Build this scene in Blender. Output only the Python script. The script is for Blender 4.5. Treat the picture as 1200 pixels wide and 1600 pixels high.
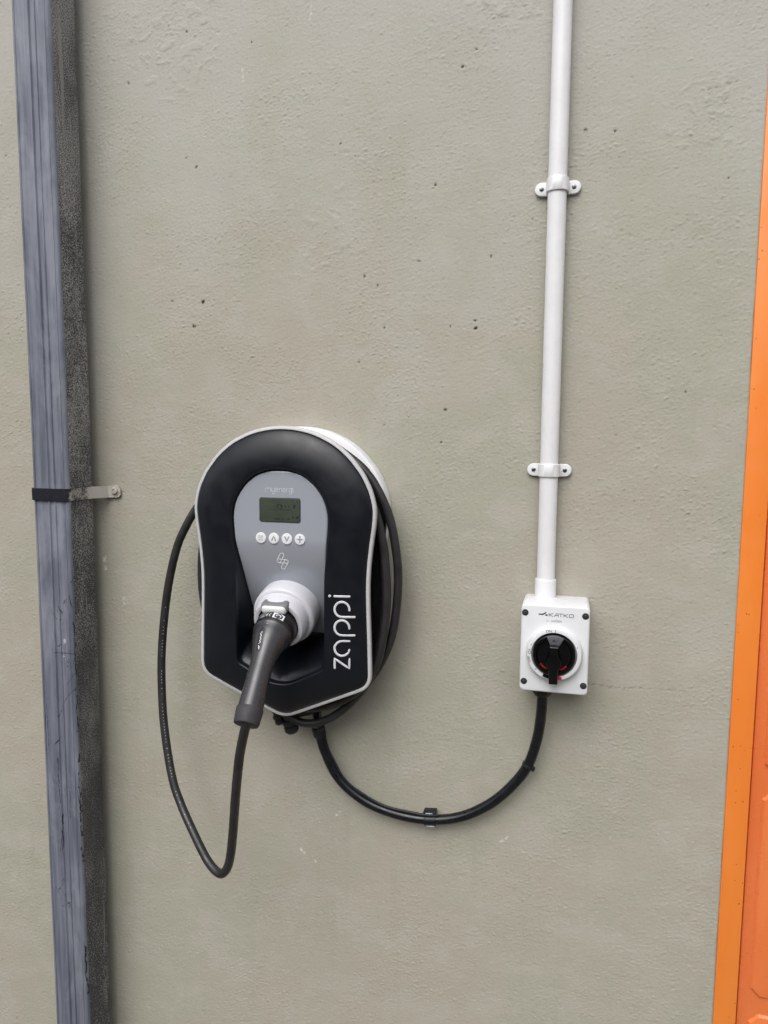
import bpy, bmesh, math, random
import numpy as np
from mathutils import Vector, Matrix, noise
R = math.radians
rng = random.Random(7)
scene = bpy.context.scene
for o in list(bpy.data.objects):
    bpy.data.objects.remove(o)

# ------------------------------------------------------------------ camera
# metres; x right along the wall, y into the wall (wall surface y = 0), z up
YAW, PITCH, ROLL = R(14.2204), R(6.0888), R(-0.39578)
cam_d = bpy.data.cameras.new('camera')
cam = bpy.data.objects.new('camera', cam_d)
scene.collection.objects.link(cam)
fw = Vector((-math.sin(YAW)*math.cos(PITCH), math.cos(YAW)*math.cos(PITCH), -math.sin(PITCH)))
rt = Vector((math.cos(YAW), math.sin(YAW), 0.0))
dn = fw.cross(rt)
r2 = math.cos(ROLL)*rt + math.sin(ROLL)*dn
d2 = -math.sin(ROLL)*rt + math.cos(ROLL)*dn
cam.matrix_world = Matrix(((r2.x, -d2.x, -fw.x, 0.0), (r2.y, -d2.y, -fw.y, -1.1),
                           (r2.z, -d2.z, -fw.z, 1.5), (0, 0, 0, 1)))
cam_d.lens = 25.875
cam_d.sensor_width = 36.0
cam_d.sensor_fit = 'AUTO'
cam_d.clip_start = 0.02
cam_d.clip_end = 1000.0
scene.camera = cam

# ------------------------------------------------------------------ sky, sun, exposure (overcast)
SUN_EL, SUN_AZ = R(50), R(-10)          # azimuth measured from straight out of the wall, minus = to the left
world = bpy.data.worlds.new('World')
scene.world = world
world.use_nodes = True
wn, wl = world.node_tree.nodes, world.node_tree.links
bg = wn['Background']
sky = wn.new('ShaderNodeTexSky')
sky.sky_type = 'NISHITA'
sky.sun_disc = False
sky.sun_elevation = SUN_EL
sky.sun_rotation = math.pi - SUN_AZ
sky.air_density = 1.0
sky.dust_density = 4.0
hs = wn.new('ShaderNodeHueSaturation')
hs.inputs['Saturation'].default_value = 0.22
wl.new(sky.outputs['Color'], hs.inputs['Color'])
wl.new(hs.outputs['Color'], bg.inputs['Color'])
bg.inputs['Strength'].default_value = 0.15
sun_d = bpy.data.lights.new('sun', 'SUN')
sun_d.energy = 1.0
sun_d.angle = R(60)
sun_d.color = (1.0, 0.972, 0.935)
sun = bpy.data.objects.new('sun', sun_d)
scene.collection.objects.link(sun)
to_sun = Vector((math.sin(SUN_AZ)*math.cos(SUN_EL), -math.cos(SUN_AZ)*math.cos(SUN_EL), math.sin(SUN_EL)))
sun.rotation_euler = to_sun.to_track_quat('Z', 'Y').to_euler()
scene.view_settings.view_transform = 'Standard'
scene.view_settings.look = 'None'
scene.view_settings.gamma = 1.0
scene.view_settings.use_curve_mapping = False
scene.view_settings.exposure = 0.42
scene.render.engine = 'CYCLES'

# ------------------------------------------------------------------ materials
def srgb(r, g, b):
    f = lambda c: (c/255/12.92) if c/255 <= 0.04045 else ((c/255+0.055)/1.055)**2.4
    return (f(r), f(g), f(b), 1.0)

class NT:
    def __init__(s, name):
        s.m = bpy.data.materials.new(name); s.m.use_nodes = True
        s.n = s.m.node_tree.nodes; s.l = s.m.node_tree.links
        s.b = s.n['Principled BSDF']
        s.tc = s.n.new('ShaderNodeTexCoord')
        s.co = s.tc.outputs['Object']
    def put(s, v, sock):
        if isinstance(v, bpy.types.NodeSocket): s.l.new(v, sock)
        else: sock.default_value = v
    def mapping(s, scale, loc=(0, 0, 0), src=None):
        k = s.n.new('ShaderNodeMapping')
        s.l.new(src or s.co, k.inputs['Vector'])
        k.inputs['Scale'].default_value = scale; k.inputs['Location'].default_value = loc
        return k.outputs['Vector']
    def noise(s, vec, scale, detail=4, rough=0.55, dist=0.0, color=False):
        k = s.n.new('ShaderNodeTexNoise'); s.l.new(vec, k.inputs['Vector'])
        k.inputs['Scale'].default_value = scale; k.inputs['Detail'].default_value = detail
        k.inputs['Roughness'].default_value = rough; k.inputs['Distortion'].default_value = dist
        return k.outputs['Color' if color else 'Fac']
    def ramp(s, fac, stops):
        k = s.n.new('ShaderNodeValToRGB'); s.l.new(fac, k.inputs['Fac'])
        e = k.color_ramp.elements
        while len(e) < len(stops): e.new(0.5)
        for el, (p, c) in zip(e, stops):
            el.position = p; el.color = c if len(c) == 4 else (*c, 1)
        return k.outputs['Color']
    def rng(s, v, a, b, c, d, smooth=True):
        k = s.n.new('ShaderNodeMapRange'); s.put(v, k.inputs['Value'])
        if smooth: k.interpolation_type = 'SMOOTHSTEP'
        k.inputs['From Min'].default_value = a; k.inputs['From Max'].default_value = b
        k.inputs['To Min'].default_value = c; k.inputs['To Max'].default_value = d
        return k.outputs['Result']
    def math(s, op, a, b=None):
        k = s.n.new('ShaderNodeMath'); k.operation = op
        s.put(a, k.inputs[0])
        if b is not None: s.put(b, k.inputs[1])
        return k.outputs[0]
    def mix(s, fac, a, b, blend='MIX'):
        k = s.n.new('ShaderNodeMix'); k.data_type = 'RGBA'; k.blend_type = blend
        s.put(fac, k.inputs[0]); s.put(a, k.inputs[6]); s.put(b, k.inputs[7])
        return k.outputs[2]
    def bump(s, h, strength, dist, prev=None):
        k = s.n.new('ShaderNodeBump')
        s.l.new(h, k.inputs['Height'])
        k.inputs['Strength'].default_value = strength; k.inputs['Distance'].default_value = dist
        if prev: s.l.new(prev, k.inputs['Normal'])
        return k.outputs['Normal']
    def sep(s, vec=None):
        k = s.n.new('ShaderNodeSeparateXYZ'); s.l.new(vec or s.co, k.inputs[0]); return k.outputs

def plain(name, col, rough=0.4, spec=0.5, metal=0.0, var=0.06, vscale=60.0, bump=0.0, bscale=900.0, coat=0.0, rvar=0.08):
    """one-colour surface with slight blotches, roughness breakup and fine grain"""
    t = NT(name)
    n = t.noise(t.co, vscale, 5, 0.6)
    dark = tuple(c*(1-var*2) for c in col[:3])+(1,)
    lite = tuple(min(1, c*(1+var)) for c in col[:3])+(1,)
    t.l.new(t.ramp(n, [(0.3, dark), (0.7, lite)]), t.b.inputs['Base Color'])
    t.l.new(t.rng(t.noise(t.co, vscale*2.3, 4), 0.3, 0.7, max(0.02, rough-rvar), min(1, rough+rvar)), t.b.inputs['Roughness'])
    t.b.inputs['Specular IOR Level'].default_value = spec
    t.b.inputs['Metallic'].default_value = metal
    t.b.inputs['Coat Weight'].default_value = coat
    t.b.inputs['Coat Roughness'].default_value = 0.06
    if bump:
        t.l.new(t.bump(t.noise(t.co, bscale, 3), bump, 0.0004), t.b.inputs['Normal'])
    return t.m

M = {}
M['white_pvc'] = plain('white_pvc', (0.74, 0.74, 0.76, 1), 0.35, 0.5, var=0.03, vscale=25, bump=0.05)
M['white_box'] = plain('white_box', (0.68, 0.69, 0.71, 1), 0.42, 0.5, var=0.02, vscale=25, bump=0.15, bscale=1500)
M['white_plate'] = plain('white_plate', (0.72, 0.72, 0.74, 1), 0.45, 0.45, var=0.03, vscale=20, bump=0.1)
M['trim_grey'] = plain('trim_grey', (0.50, 0.50, 0.51, 1), 0.4, 0.5, var=0.03)
M['collar_white'] = plain('collar_white', (0.58, 0.58, 0.62, 1), 0.3, 0.5, var=0.008, rvar=0.02)
M['seam_grey'] = plain('seam_grey', (0.16, 0.165, 0.17, 1), 0.5, 0.4)
M['latch_white'] = plain('latch_white', (0.66, 0.69, 0.68, 1), 0.3, 0.5, var=0.02)
M['gloss_black'] = plain('gloss_black', (0.0045, 0.006, 0.010, 1), 0.36, 0.42, var=0.1, vscale=18, bump=0.04, bscale=2200, rvar=0.05)
M['cable_rubber'] = plain('cable_rubber', (0.022, 0.021, 0.022, 1), 0.42, 0.5, var=0.2, vscale=45, bump=0.12, bscale=700)
M['rubber'] = plain('rubber', (0.010, 0.010, 0.011, 1), 0.48, 0.45, var=0.2, vscale=45, bump=0.12, bscale=700)
M['hose_black'] = plain('hose_black', (0.004, 0.005, 0.008, 1), 0.32, 0.5, var=0.2, vscale=45, bump=0.1, bscale=500)
M['plug_grey'] = plain('plug_grey', (0.024, 0.024, 0.028, 1), 0.28, 0.70, var=0.015, rvar=0.02)
M['plug_black'] = plain('plug_black', (0.010, 0.010, 0.012, 1), 0.36, 0.5, var=0.1, bump=0.1, bscale=2000)
M['sleeve_grey'] = plain('sleeve_grey', (0.042, 0.040, 0.046, 1), 0.62, 0.35, var=0.08, bump=0.2, bscale=1800)
M['knob_black'] = plain('knob_black', (0.003, 0.003, 0.0035, 1), 0.14, 0.35, var=0.1)
M['knob_grey'] = plain('knob_grey', (0.10, 0.10, 0.115, 1), 0.3, 0.5)
M['red'] = plain('red', (0.26, 0.010, 0.010, 1), 0.35, 0.5)
M['magenta'] = plain('magenta', (0.55, 0.01, 0.08, 1), 0.4, 0.5)
M['print_white'] = plain('print_white', (0.72, 0.73, 0.75, 1), 0.5, 0.3, var=0.02)
M['print_soft'] = plain('print_soft', (0.52, 0.54, 0.57, 1), 0.4, 0.3, var=0.02)
M['print_silver'] = plain('print_silver', (0.60, 0.61, 0.63, 1), 0.4, 0.4, var=0.04)
M['print_dark'] = plain('print_dark', (0.05, 0.05, 0.065, 1), 0.5, 0.3)
M['print_grey'] = plain('print_grey', (0.30, 0.30, 0.33, 1), 0.5, 0.3)
M['lcd_mark'] = plain('lcd_mark', (0.010, 0.014, 0.010, 1), 0.3, 0.4)
M['steel'] = plain('steel', (0.20, 0.20, 0.21, 1), 0.35, 0.5, metal=1.0, var=0.15, vscale=300)
M['hole_dark'] = plain('hole_dark', (0.03, 0.03, 0.035, 1), 0.35, 0.5)

def fascia_mat():
    t = NT('fascia_silver')
    n = t.noise(t.co, 2600, 2)
    t.l.new(t.ramp(n, [(0.3, (0.335, 0.358, 0.405)), (0.7, (0.375, 0.398, 0.448))]), t.b.inputs['Base Color'])
    t.b.inputs['Roughness'].default_value = 0.25
    t.b.inputs['Metallic'].default_value = 0.18
    t.b.inputs['Specular IOR Level'].default_value = 0.5
    return t.m
M['fascia'] = fascia_mat()

def lcd_mat():
    t = NT('lcd_glass')
    n = t.noise(t.co, 40, 3)
    t.l.new(t.ramp(n, [(0.3, (0.046, 0.056, 0.042)), (0.7, (0.058, 0.070, 0.052))]), t.b.inputs['Base Color'])
    t.b.inputs['Roughness'].default_value = 0.12
    t.b.inputs['Specular IOR Level'].default_value = 0.5
    return t.m
M['lcd'] = lcd_mat()

PITS = [(-491,2090,1.6),(-588,1915,1.7),(-604,1930,1.3),(-580,1708,2.7),(-597,1669,2.5),(-635,1711,1.5),(-143,1666,1.6),(-142,1654,2.4),
        (-180,1658,1.2),(-185,1536,2.0),(-191,1487,2.0),(-291,1721,1.4),(-312,1736,1.2),(-350,1930,1.2),(-149,2040,1.2),(-168,2019,1.4),
        (-122,1756,1.2),(-205,1861,1.3),(-229,1755,1.1),(-280,1659,1.1),(-320,1608,1.2),(-315,1598,1.0),(-280,1513,1.2),(-600,2117,1.2),
        (-704,2053,1.2),(-681,1998,1.1),(-941,1962,1.5),(5,1918,1.7),(34,1882,1.2),(-64,1804,1.3),(43,1913,1.2),(190,1840,1.3),(150,1560,1.1),(60,1500,1.0)]
CRACKS = [((-100,1135.5),(-62,1133.5),0.45),((32,1133.5),(72,1131),0.7),((72,1131),(110,1134),0.5),((110,1134),(185,1135),0.3),((32,1262),(62,1263),0.45),
          ((138,1268),(176,1264),0.5),((-140,2098),(-118,2080),0.5),((-118,2080),(-98,2090),0.4),((-98,2090),(-70,2088),0.4),
          ((160,1955),(195,1962),0.8),((155,1932),(185,1942),0.7),((-215,886),(-232,893),0.5)]
SCRATCH = [((-508,2057),(-506,2036),0.9),((-394,2133),(-397,2112),0.6),((-777,1284),(-776,1264),2.6),((-742,1216),(-741,1204),0.7),((-350,880),(-356,874),1.2),
           ((-420,806),(-413,800),1.4),((-395,790),(-390,786),1.0),((-86,868),(-78,876),1.6)]

def wall_mat(name, fine_mesh):
    t = NT(name)
    # colour: grey-green paint with pinkish tan blotches, thin rain streaks, fine speckle
    big = t.noise(t.mapping((1, 1, 0.8)), 3.4, 4, 0.6, 0.6)
    mid = t.noise(t.mapping((1, 1, 1.3), (3, 0, 5)), 13, 4, 0.62, 0.4)
    fine = t.noise(t.mapping((1, 1, 1.8)), 260, 3, 0.65)
    c = t.mix(t.rng(big, 0.42, 0.60, 0, 1), (0.358, 0.351, 0.285, 1), (0.374, 0.348, 0.291, 1))
    c = t.mix(t.rng(mid, 0.44, 0.66, 0, 0.8), c, (0.391, 0.373, 0.320, 1))
    up = t.math('ADD', t.sep()[2], t.math('MULTIPLY', t.math('SUBTRACT', t.noise(t.mapping((1, 1, 0.5)), 5.5, 4), 0.5), 1.3))
    c = t.mix(t.rng(up, 1.55, 2.15, 0, 0.85), c, (0.415, 0.404, 0.370, 1))      # lighter, greyer tone higher up
    streak = t.noise(t.mapping((1, 1, 0.07), (1, 0, 2)), 26, 4, 0.6)
    c = t.mix(t.math('MULTIPLY', t.rng(streak, 0.52, 0.74, 0, 0.28), t.rng(up, 1.5, 0.9, 0.15, 1)), c, (0.305, 0.295, 0.235, 1))
    c = t.mix(t.rng(fine, 0.30, 0.48, 0.22, 0), c, (0.24, 0.23, 0.19, 1))
    c = t.mix(t.rng(fine, 0.56, 0.74, 0, 0.22), c, (0.52, 0.50, 0.45, 1))
    t.b.inputs['Roughness'].default_value = 0.88
    t.b.inputs['Specular IOR Level'].default_value = 0.25
    if fine_mesh:
        a = t.n.new('ShaderNodeAttribute'); a.attribute_name = 'marks'
        k = t.sep(a.outputs['Vector'])
        c = t.mix(t.math('MULTIPLY', k[1], 0.42), c, (0.10, 0.092, 0.075, 1))
        c = t.mix(t.math('MULTIPLY', k[2], 0.75), c, (0.66, 0.64, 0.58, 1))
        c = t.mix(k[0], c, (0.022, 0.018, 0.014, 1))
        t.l.new(t.bump(t.noise(t.mapping((1, 1, 1.4)), 420, 2, 0.6), 0.40, 0.0006), t.b.inputs['Normal'])
    else:
        t.l.new(t.bump(t.noise(t.mapping((1, 1, 1.9)), 105, 4, 0.62, 0.5), 0.5, 0.0022), t.b.inputs['Normal'])
    t.l.new(c, t.b.inputs['Base Color'])
    return t.m
M['wall_far'] = wall_mat('rough_render_plain', False)
M['wall'] = wall_mat('rough_render', True)

SCUFFS = [((-817,1136),(-781,1136.6),0.5),((-815.8,1025.8),(-795,1064),0.5),((-795,1064),(-781,1077),0.5),((-797,1083),(-781,1105),0.35),((-826.4,975),(-812,991.3),1.0),
          ((-820.3,954.7),(-817.9,876),1.2),((-798.3,898.5),(-800.4,851),0.6),((-816.5,858.9),(-820.8,788),0.6),((-813.8,856.8),(-816.5,786),0.6),((-815.1,743.5),(-818,730.4),0.5),
          ((-818,730.4),(-831.5,715.3),0.5),((-781.2,964.7),(-781.6,846.9),0.8),((-781.6,846.9),(-780.8,769.8),0.9),((-781.5,629.7),(-780.8,531.4),0.9),((-837,1055),(-836.4,972.5),0.5),((-780.8,1190),(-780.8,1003),0.5)]
def downpipe_mat():
    t = NT('faded_black_pvc')
    s = t.sep()
    front = t.mix(t.rng(t.noise(t.mapping((1, 1, 0.035)), 150, 4, 0.6), 0.36, 0.66, 0, 1), (0.098, 0.109, 0.140, 1), (0.165, 0.178, 0.222, 1))
    front = t.mix(t.rng(t.noise(t.mapping((1, 1, 0.35)), 16, 5, 0.65, 0.4), 0.44, 0.70, 0, 0.75), front, (0.250, 0.265, 0.312, 1))
    front = t.mix(t.rng(t.noise(t.mapping((1, 1, 0.5), (0, 0, 8)), 9, 4, 0.6), 0.55, 0.75, 0, 0.5), front, (0.088, 0.098, 0.128, 1))
    # thin dark scuffs where the chalky skin is scratched through
    w = t.noise(t.mapping((1, 1, 0.28), (2, 1, 1)), 38, 2, 0.45, 2.2)
    ln = t.math('ABSOLUTE', t.math('SUBTRACT', w, 0.5))
    low = t.rng(s[2], 1.42, 1.18, 0, 1)
    msk = t.math('MULTIPLY', t.rng(t.noise(t.mapping((1, 1, 0.6), (9, 0, 1)), 16, 2), 0.56, 0.62, 0, 1), low)
    front = t.mix(t.math('MULTIPLY', t.rng(ln, 0.004, 0.012, 1, 0), msk), front, (0.018, 0.018, 0.022, 1))
    def seg(a, b, w):
        ax, az, bx_, bz = a[0]/1000, a[1]/1000, b[0]/1000, b[1]/1000
        L = math.hypot(bx_-ax, bz-az); ux, uz = (bx_-ax)/L, (bz-az)/L
        q = t.sep(wobv)
        ex = t.math('SUBTRACT', q[0], ax); ez = t.math('SUBTRACT', q[2], az)
        al = t.math('ADD', t.math('MULTIPLY', ex, ux), t.math('MULTIPLY', ez, uz))
        ac = t.math('ABSOLUTE', t.math('SUBTRACT', t.math('MULTIPLY', ex, uz), t.math('MULTIPLY', ez, ux)))
        ov = t.math('MAXIMUM', t.math('SUBTRACT', t.math('ABSOLUTE', t.math('SUBTRACT', al, L/2)), L/2), 0.0)
        return t.math('SUBTRACT', t.math('ADD', ac, ov), w/1000)
    wv = t.n.new('ShaderNodeVectorMath'); wv.operation = 'MULTIPLY_ADD'
    t.l.new(t.noise(t.co, 45, 2, color=True), wv.inputs[0]); wv.inputs[1].default_value = (0.006, 0, 0.006); t.l.new(t.mapping((1, 1, 1), (-0.003, 0, -0.003)), wv.inputs[2])
    wobv = wv.outputs[0]
    dmin = None
    for a, b, w in SCUFFS:
        d = seg(a, b, w); dmin = d if dmin is None else t.math('MINIMUM', dmin, d)
    cut = t.math('MULTIPLY', t.rng(dmin, -0.0004, 0.0004, 1, 0), t.rng(t.noise(t.co, 130, 2), 0.36, 0.52, 0.15, 1))
    front = t.mix(cut, front, (0.014, 0.014, 0.018, 1))
    front = t.mix(t.math('MULTIPLY', t.rng(seg((-797.2, 1161.1), (-799.1, 1120.8), 1.5), -0.0005, 0.0012, 1, 0), t.rng(t.noise(t.co, 90, 2), 0.45, 0.6, 0, 0.9)), front, (0.55, 0.56, 0.60, 1))
    # sides: dark plastic under a fine spatter of wall paint
    sp = t.noise(t.co, 600, 2, 0.7)
    dens = t.rng(t.math('ADD', t.noise(t.mapping((1, 1, 0.5)), 14, 4, 0.6), t.math('MULTIPLY', t.math('SUBTRACT', s[2], 1.3), 0.16)), 0.30, 0.70, 0.60, 0.47)
    sm = t.n.new('ShaderNodeMapRange'); sm.interpolation_type = 'SMOOTHSTEP'
    t.l.new(t.math('SUBTRACT', sp, dens), sm.inputs['Value'])
    sm.inputs['From Min'].default_value = -0.03; sm.inputs['From Max'].default_value = 0.07
    side = t.mix(sm.outputs[0], (0.060, 0.060, 0.066, 1), (0.37, 0.36, 0.35, 1))
    vs = t.rng(t.noise(t.mapping((1, 1, 0.05), (3, 2, 0)), 120, 3), 0.63, 0.70, 0, 0.6)
    side = t.mix(vs, side, (0.33, 0.32, 0.29, 1))
    isf = t.rng(t.math('ADD', s[1], t.math('MULTIPLY', t.noise(t.co, 60, 2), 0.002)), -0.0800, -0.0775, 0, 1)
    t.l.new(t.mix(isf, front, side), t.b.inputs['Base Color'])
    t.l.new(t.rng(isf, 0, 1, 0.50, 0.85), t.b.inputs['Roughness'])
    t.b.inputs['Specular IOR Level'].default_value = 0.35
    t.l.new(t.bump(t.math('MULTIPLY', t.math('ADD', sp, t.noise(t.mapping((1, 1, 0.1)), 300, 3)), 0.5), 0.35, 0.0008), t.b.inputs['Normal'])
    return t.m
M['downpipe'] = downpipe_mat()

def strap_mat():
    t = NT('strap_painted_over')
    s = t.sep()
    sp = t.noise(t.co, 380, 3, 0.7)
    x = t.math('ADD', s[0], t.math('MULTIPLY', t.math('SUBTRACT', t.noise(t.co, 60, 4), 0.5), 0.008))
    k = t.rng(x, -0.781, -0.768, 0.12, 1.0)
    f = t.rng(t.math('ADD', sp, k), 0.70, 1.10, 0, 1)
    t.l.new(t.mix(f, (0.012, 0.013, 0.020, 1), (0.46, 0.44, 0.40, 1)), t.b.inputs['Base Color'])
    t.l.new(t.rng(f, 0, 1, 0.35, 0.8), t.b.inputs['Roughness'])
    t.l.new(t.bump(sp, 0.3, 0.0006), t.b.inputs['Normal'])
    return t.m
M['strap'] = strap_mat()
M['painted_screw'] = plain('painted_screw', (0.46, 0.43, 0.38, 1), 0.7, 0.3, var=0.15, vscale=300, bump=0.3)

def orange_mat(name, a, b, rough, chips):
    t = NT(name)
    n = t.noise(t.mapping((1, 1, 0.3)), 14, 4, 0.6)
    c = t.mix(t.rng(n, 0.35, 0.65, 0, 1), a, b)
    v = t.n.new('ShaderNodeTexVoronoi'); v.feature = 'F1'
    t.l.new(t.mapping((1, 1, 0.8)), v.inputs['Vector']); v.inputs['Scale'].default_value = 120
    v.inputs['Randomness'].default_value = 1.0
    keep = t.rng(t.noise(t.mapping((1, 1, 0.8)), 22, 2), 0.52, 0.60, 0, 1)
    sz = t.math('MULTIPLY', t.noise(t.co, 160, 2), chips)
    chip = t.math('MULTIPLY', t.rng(t.math('SUBTRACT', v.outputs['Distance'], sz), -0.02, 0.03, 1, 0), keep)
    c = t.mix(t.math('MULTIPLY', chip, 0.8), c, (0.16, 0.045, 0.012, 1))
    dirt = t.rng(t.noise(t.mapping((1, 1, 0.2), (4, 4, 4)), 50, 4, 0.6), 0.5, 0.8, 0, 0.25)
    c = t.mix(dirt, c, (0.52, 0.17, 0.05, 1))
    t.l.new(c, t.b.inputs['Base Color'])
    t.l.new(t.rng(t.noise(t.co, 30, 4), 0.3, 0.7, rough-0.08, rough+0.1), t.b.inputs['Roughness'])
    t.l.new(t.bump(t.math('ADD', t.math('MULTIPLY', chip, -1.0), t.math('MULTIPLY', t.noise(t.co, 220, 3), 0.35)), 0.3, 0.0008), t.b.inputs['Normal'])
    return t.m
M['orange_frame'] = orange_mat('orange_frame_paint', (0.80, 0.215, 0.030, 1), (0.82, 0.240, 0.038, 1), 0.40, 0.22)
M['orange_leaf'] = orange_mat('orange_leaf_paint', (0.72, 0.170, 0.045, 1), (0.76, 0.200, 0.060, 1), 0.30, 0.12)

def ground_mat():
    t = NT('yard_concrete')
    n = t.noise(t.co, 1.3, 6, 0.6)
    f = t.noise(t.co, 60, 4)
    c = t.mix(n, (0.12, 0.115, 0.10, 1), (0.19, 0.18, 0.16, 1))
    c = t.mix(t.rng(f, 0.4, 0.6, 0, 0.5), c, (0.09, 0.088, 0.08, 1))
    t.l.new(c, t.b.inputs['Base Color']); t.b.inputs['Roughness'].default_value = 0.9
    t.l.new(t.bump(f, 0.5, 0.004), t.b.inputs['Normal'])
    return t.m
M['ground'] = ground_mat()
M['cladding'] = plain('cladding', (0.16, 0.16, 0.155, 1), 0.7, 0.3, var=0.1, vscale=1.5)

# ------------------------------------------------------------------ geometry helpers
COL = scene.collection
def link(name, verts, faces, mat, parent=None, smooth=35, fix=True):
    me = bpy.data.meshes.new(name)
    me.from_pydata([tuple(v) for v in verts], [], faces)
    if fix:
        bm = bmesh.new(); bm.from_mesh(me)
        bmesh.ops.remove_doubles(bm, verts=bm.verts, dist=1e-7)
        bmesh.ops.recalc_face_normals(bm, faces=bm.faces)
        bm.to_mesh(me); bm.free()
    me.polygons.foreach_set('use_smooth', [True]*len(me.polygons))
    if smooth: me.set_sharp_from_angle(angle=R(smooth))
    me.materials.append(M[mat])
    me.update()
    o = bpy.data.objects.new(name, me)
    COL.objects.link(o)
    if parent:
        o.parent = parent
        o.matrix_parent_inverse = parent_world(parent).inverted()
    return o
def parent_world(p):
    m = Matrix.Translation(p.location)
    return m
def thing(name, label, cat, loc):
    o = bpy.data.objects.new(name, None); COL.objects.link(o)
    o.empty_display_size = 0.05
    o.location = loc; o['label'] = label; o['category'] = cat
    return o

class MB:
    """collects several closed shapes into one mesh"""
    def __init__(s): s.v, s.f = [], []
    def add(s, v, f):
        k = len(s.v); s.v += [Vector(p) for p in v]; s.f += [tuple(i+k for i in q) for q in f]; return s
    def build(s, name, mat, parent=None, smooth=35): return link(name, s.v, s.f, mat, parent, smooth)

def loft(rings, closed=True, cap0=True, cap1=True):
    n = len(rings[0]); v = [p for r in rings for p in r]; f = []
    for i in range(len(rings)-1):
        for j in range(n if closed else n-1):
            a, b = i*n+j, i*n+(j+1) % n
            f.append((a, b, b+n, a+n))
    if cap0: f.append(tuple(reversed(range(n))))
    if cap1: f.append(tuple(range((len(rings)-1)*n, len(rings)*n)))
    return v, f

def catmull(pts, k=8, closed=False):
    pts = [Vector(p) for p in pts]; n = len(pts); out = []
    for i in range(n if closed else n-1):
        if closed: p0, p1, p2, p3 = pts[i-1], pts[i], pts[(i+1) % n], pts[(i+2) % n]
        else:
            p1, p2 = pts[i], pts[i+1]
            p0 = pts[i-1] if i else p1*2-p2
            p3 = pts[i+2] if i+2 < n else p2*2-p1
        for j in range(k):
            t = j/k
            out.append(0.5*((2*p1)+(p2-p0)*t+(2*p0-5*p1+4*p2-p3)*t*t+(3*p1-p0-3*p2+p3)*t**3))
    if not closed: out.append(pts[-1])
    return out

def tube(path, rad, seg=16, round_ends=False, flat=None, flat_n=None, ref=None):
    """sweep a circle; rad number or list; flat squashes it along flat_n"""
    path = [Vector(p) for p in path]; n = len(path)
    rr = [rad]*n if isinstance(rad, (int, float)) else list(rad)
    if round_ends:
        a = (path[0]-path[1]).normalized(); b = (path[-1]-path[-2]).normalized()
        pre, post = [], []
        for q in (80, 55, 30):
            pre.append((path[0]+a*rr[0]*math.sin(R(q)), rr[0]*math.cos(R(q))))
        for q in (30, 55, 80):
            post.append((path[-1]+b*rr[-1]*math.sin(R(q)), rr[-1]*math.cos(R(q))))
        path = [p for p, _ in pre]+path+[p for p, _ in post]
        rr = [q for _, q in pre]+rr+[q for _, q in post]
        n = len(path)
    tan = [(path[min(i+1, n-1)]-path[max(i-1, 0)]).normalized() for i in range(n)]
    u = Vector(ref) if ref else (Vector((0, 1, 0)) if abs(tan[0].y) < 0.9 else Vector((1, 0, 0)))
    rings = []
    for i in range(n):
        u = (u-tan[i]*u.dot(tan[i])).normalized(); w = tan[i].cross(u)
        ring = []
        for j in range(seg):
            q = 2*math.pi*j/seg
            d = (u*math.cos(q)+w*math.sin(q))*rr[i]
            if flat is not None: d -= flat_n*d.dot(flat_n)*(1-flat)
            ring.append(path[i]+d)
        rings.append(ring)
    return loft(rings)

def lathe(prof, origin, axis, seg=40, ref=(1, 0, 0), mod=None):
    """prof: list of (radius, distance along axis); mod(phi, r, t) -> r"""
    a = Vector(axis).normalized(); u = Vector(ref); u = (u-a*u.dot(a)).normalized(); w = a.cross(u)
    o = Vector(origin); rings = []
    for r, t in prof:
        rings.append([o+a*t+(u*math.cos(q)+w*math.sin(q))*(mod(q, r, t) if mod else r) for q in [2*math.pi*j/seg for j in range(seg)]])
    return loft(rings)

def W(x, z, h): return Vector((x, -h, z))       # wall coordinates: right, up, out of the wall

def slab(outline, h0, h1, bev=0.0, steps=3, inner=None):
    """extrude a 2-D outline (x, z) from h0 out to h1 with a rounded front edge"""
    P = [Vector((p[0], p[1])) for p in outline]; n = len(P)
    c = sum(P, Vector((0, 0)))/n
    area = sum(P[i].x*P[(i+1) % n].y-P[(i+1) % n].x*P[i].y for i in range(n))
    sg = 1 if area > 0 else -1
    nor = []
    for i in range(n):
        e = (P[(i+1) % n]-P[i-1]).normalized(); nor.append(Vector((-e.y, e.x))*sg)   # inward
    rings = [[W(p.x, p.y, h0) for p in P]]
    if bev:
        for k in range(steps+1):
            q = math.pi/2*k/steps
            ins = bev*(1-math.cos(q)); hh = h1-bev+bev*math.sin(q)
            rings.append([W(*(p+m*ins), hh) for p, m in zip(P, nor)])
    else: rings.append([W(p.x, p.y, h1) for p in P])
    return loft(rings)

def rrect(cx, cz, w, hgt, r, k=5, rot=0.0):
    out = []
    for sx, sz, q0 in ((1, 1, 0), (-1, 1, 90), (-1, -1, 180), (1, -1, 270)):
        for j in range(k+1):
            q = R(q0+90*j/k)
            out.append((sx*(w/2-r)+r*math.cos(q), sz*(hgt/2-r)+r*math.sin(q)))
    cs, sn = math.cos(rot), math.sin(rot)
    return [(cx+x*cs-z*sn, cz+x*sn+z*cs) for x, z in out]
def circle(cx, cz, r, k=32): return [(cx+r*math.cos(2*math.pi*j/k), cz+r*math.sin(2*math.pi*j/k)) for j in range(k)]

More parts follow.
